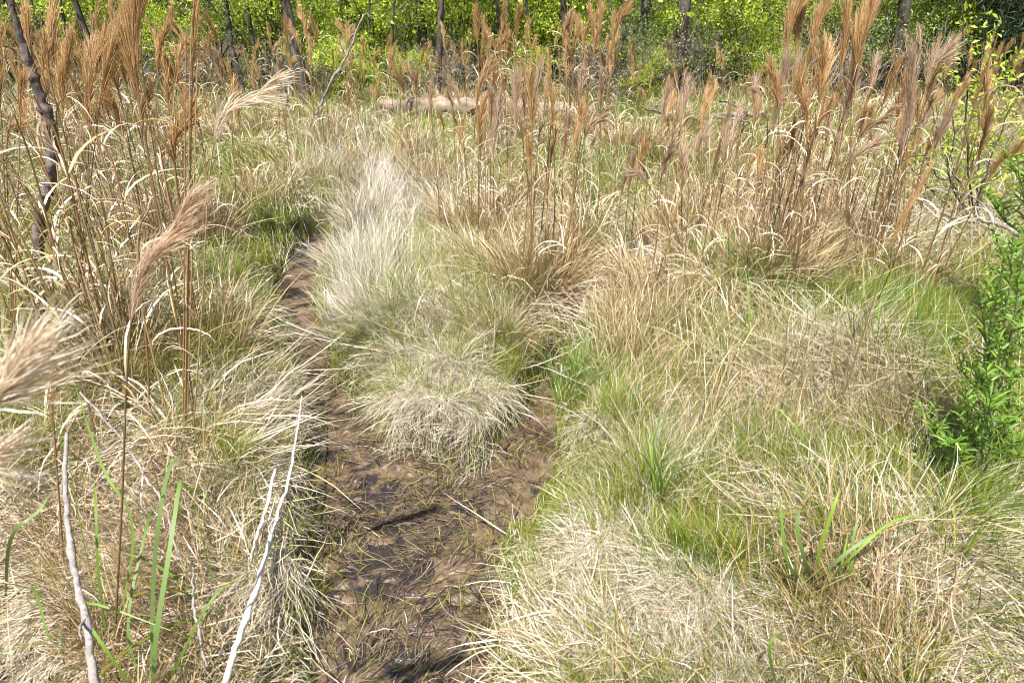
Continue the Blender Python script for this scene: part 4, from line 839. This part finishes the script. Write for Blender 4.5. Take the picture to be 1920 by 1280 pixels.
# ------------------------------------------------------------------ broad-bladed green plants
def long_leaves(label, foot, lines):
    z = float(H(foot[0], foot[1])); org = (float(foot[0]), float(foot[1]), z); o = thing('broad_leaf_grass', org, label, 'plant')
    for pts, w in lines:
        P = smooth_line(pts, 16); P = P[None]; n = 16
        W = w * np.interp(np.linspace(0, 1, n), [0, .3, .75, 1], [.55, 1, .8, .08])[None]
        tw = random.uniform(-.7, .7); side = np.array([[math.cos(tw), math.sin(tw), 0]])
        c = pick('bladegreen', 1, .12); A = Acc(); A.add(*ribbon(P, W, side, c, c * 1.15, np.linspace(0, random.uniform(-.6, .6), n)[None]))
        A.build('leaf', M_LEAF, o, org)
PAL['bladegreen'] = np.array([(.19, .31, .04), (.27, .38, .05), (.20, .29, .09), (.13, .22, .03)])
_a = G(285, 1330, .05); _b = G(205, 1240, .05); _c = G(10, 1130, .05)
long_leaves('tall broad green blades standing upright right of the grey stick in the left foreground', _a, [
  ([_a, G(292, 1200, .35), G(318, 1030, .55), G(338, 900, .62), G(330, 985, .40)], 0.0122), ([_a, G(286, 1120, .35), G(300, 960, .55), G(322, 868, .60), G(352, 852, .58)], 0.0101),
  ([_a, G(240, 1180, .25), G(272, 1000, .40), G(287, 948, .42)], 0.0079), ([_a, G(330, 1250, .22), G(400, 1120, .35), G(500, 1045, .33)], 0.0072), ([_a, G(200, 1220, .30), G(160, 1130, .38), G(345, 1190, .33)], 0.0072)])
long_leaves('grey-green broad blades crossing behind the grey stick', _b, [
  ([_b, G(185, 1080, .35), G(180, 960, .50), G(176, 900, .52)], 0.0072), ([_b, G(150, 980, .40), G(125, 850, .55), G(90, 770, .55)], 0.0079), ([_b, G(250, 1000, .45), G(190, 870, .60), G(130, 690, .6)], 0.0079)])
long_leaves('pale green broad blade leaning in from the left edge of the straw', _c, [([_c, G(20, 1010, .42), G(70, 960, .48), G(98, 920, .5)], 0.0094), ([_c, G(60, 1100, .3), G(90, 1190, .28), G(120, 1220, .2)], 0.0065)])
_d = G(1530, 1120, .05); _e = G(1235, 960, .05); _f = G(1470, 1330, .05)
long_leaves('upright and bent broad green blades at the centre of a tan tuft at lower right', _d, [
  ([_d, G(1512, 1060, .28), G(1495, 990, .40), G(1500, 950, .44)], .014), ([_d, G(1535, 1040, .30), G(1560, 960, .45), G(1575, 915, .50)], .012), ([_d, G(1560, 1060, .28), G(1640, 1000, .36), G(1680, 985, .34)], .010),
  ([_d, G(1600, 1040, .36), G(1700, 968, .42), G(1850, 990, .36)], .008), ([_d, G(1590, 1080, .25), G(1600, 1010, .34), G(1608, 970, .38)], .010), ([_d, G(1480, 1060, .30), G(1466, 980, .42), G(1462, 925, .46)], .010), ([_d, G(1570, 1090, .2), G(1580, 1050, .3), G(1590, 1000, .34)], .010)])
long_leaves('arched green blades curving left and right beside the narrow tan mound', _e, [
  ([_e, G(1228, 890, .28), G(1190, 842, .38), G(1158, 862, .30)], .008), ([_e, G(1240, 900, .26), G(1225, 830, .42), G(1250, 760, .52)], .008), ([_e, G(1255, 900, .26), G(1290, 848, .36), G(1330, 862, .30)], .007), ([_e, G(1228, 920, .2), G(1222, 860, .34), G(1215, 820, .4)], .009)])
long_leaves('single curled green blade at the bottom edge right of the white combed mound', _f, [([_f, G(1445, 1240, .28), G(1450, 1195, .36), G(1490, 1180, .32)], .009)])
def broad(px, py, n, L, w, label, lean=None, th=(5, 45), be=(10, 120), cols=('vivid', 'green'), azs=None):
    p = G(px, py); z = float(H(p[0], p[1])); org = (p[0], p[1], z); o = thing('broad_leaf_grass', org, label, 'plant')
    for i in range(n):
        A = Acc(); b = np.array([[p[0] + random.gauss(0, .02), p[1] + random.gauss(0, .02), z - .01]])
        az = np.array([random.uniform(0, 6.28) if azs is None else random.gauss(azs, .6)])
        A.add(*blades(b, np.array([random.uniform(*L)]), az, U(*th, 1) * D2R, U(*be, 1) * D2R, U(*w, 1), pick(cols[0], 1) * 1.1, pick(cols[1], 1) * 1.2, 12, .1, clamp=False, twist=.5))
        A.build('leaf', M_LEAF, o, org)
broad(420, 1170, 6, (.35, .5), (.006, .010), 'soft green blades arching between the twig and the long white stick')
broad(1600, 700, 14, (.4, .58), (.007, .011), 'yellow-green blades fanned out below the right-hand stand')
broad(1480, 640, 9, (.28, .42), (.007, .011), 'green blades at the foot of the wide rust-brown tuft')
broad(1720, 720, 9, (.28, .42), (.007, .011), 'green blades left of the leafy shoots')
broad(600, 790, 8, (.06, .11), (.012, .018), 'small bright green herb beside the top of the long white stick', th=(10, 60), be=(10, 60))
broad(795, 885, 6, (.06, .11), (.012, .018), 'small bright green herb at the front of the pale mound in the path fork', th=(5, 40), be=(10, 60))
broad(700, 745, 5, (.08, .14), (.012, .018), 'light green herb on the right bank of the narrow path', th=(5, 30), be=(10, 60))

# ------------------------------------------------------------------ look-alikes are told apart by their order from the left
ORD = ['leftmost', 'second', 'third', 'fourth', 'fifth', 'sixth', 'seventh', 'eighth', 'ninth', 'tenth', 'eleventh', 'twelfth', 'thirteenth', 'fourteenth', 'fifteenth', 'sixteenth',
       'seventeenth', 'eighteenth', 'nineteenth', 'twentieth', 'twenty-first', 'twenty-second', 'twenty-third', 'twenty-fourth']
sets = {}
for o_ in C.objects:
    if o_.parent is None and 'label' in o_: sets.setdefault(o_['label'], []).append(o_)
for lab, obs in sets.items():
    if len(obs) < 2: continue
    obs.sort(key=lambda q: q.location.x / max(q.location.y, .1))
    for i, q in enumerate(obs): q['label'] = lab + (', leftmost' if i == 0 else ', rightmost' if i == len(obs) - 1 else ', ' + ORD[i] + ' from left')
for o_ in C.objects:
    if o_.parent is None and 'label' in o_ and len(o_['label'].split()) > 16: print('LONG', o_['label'])
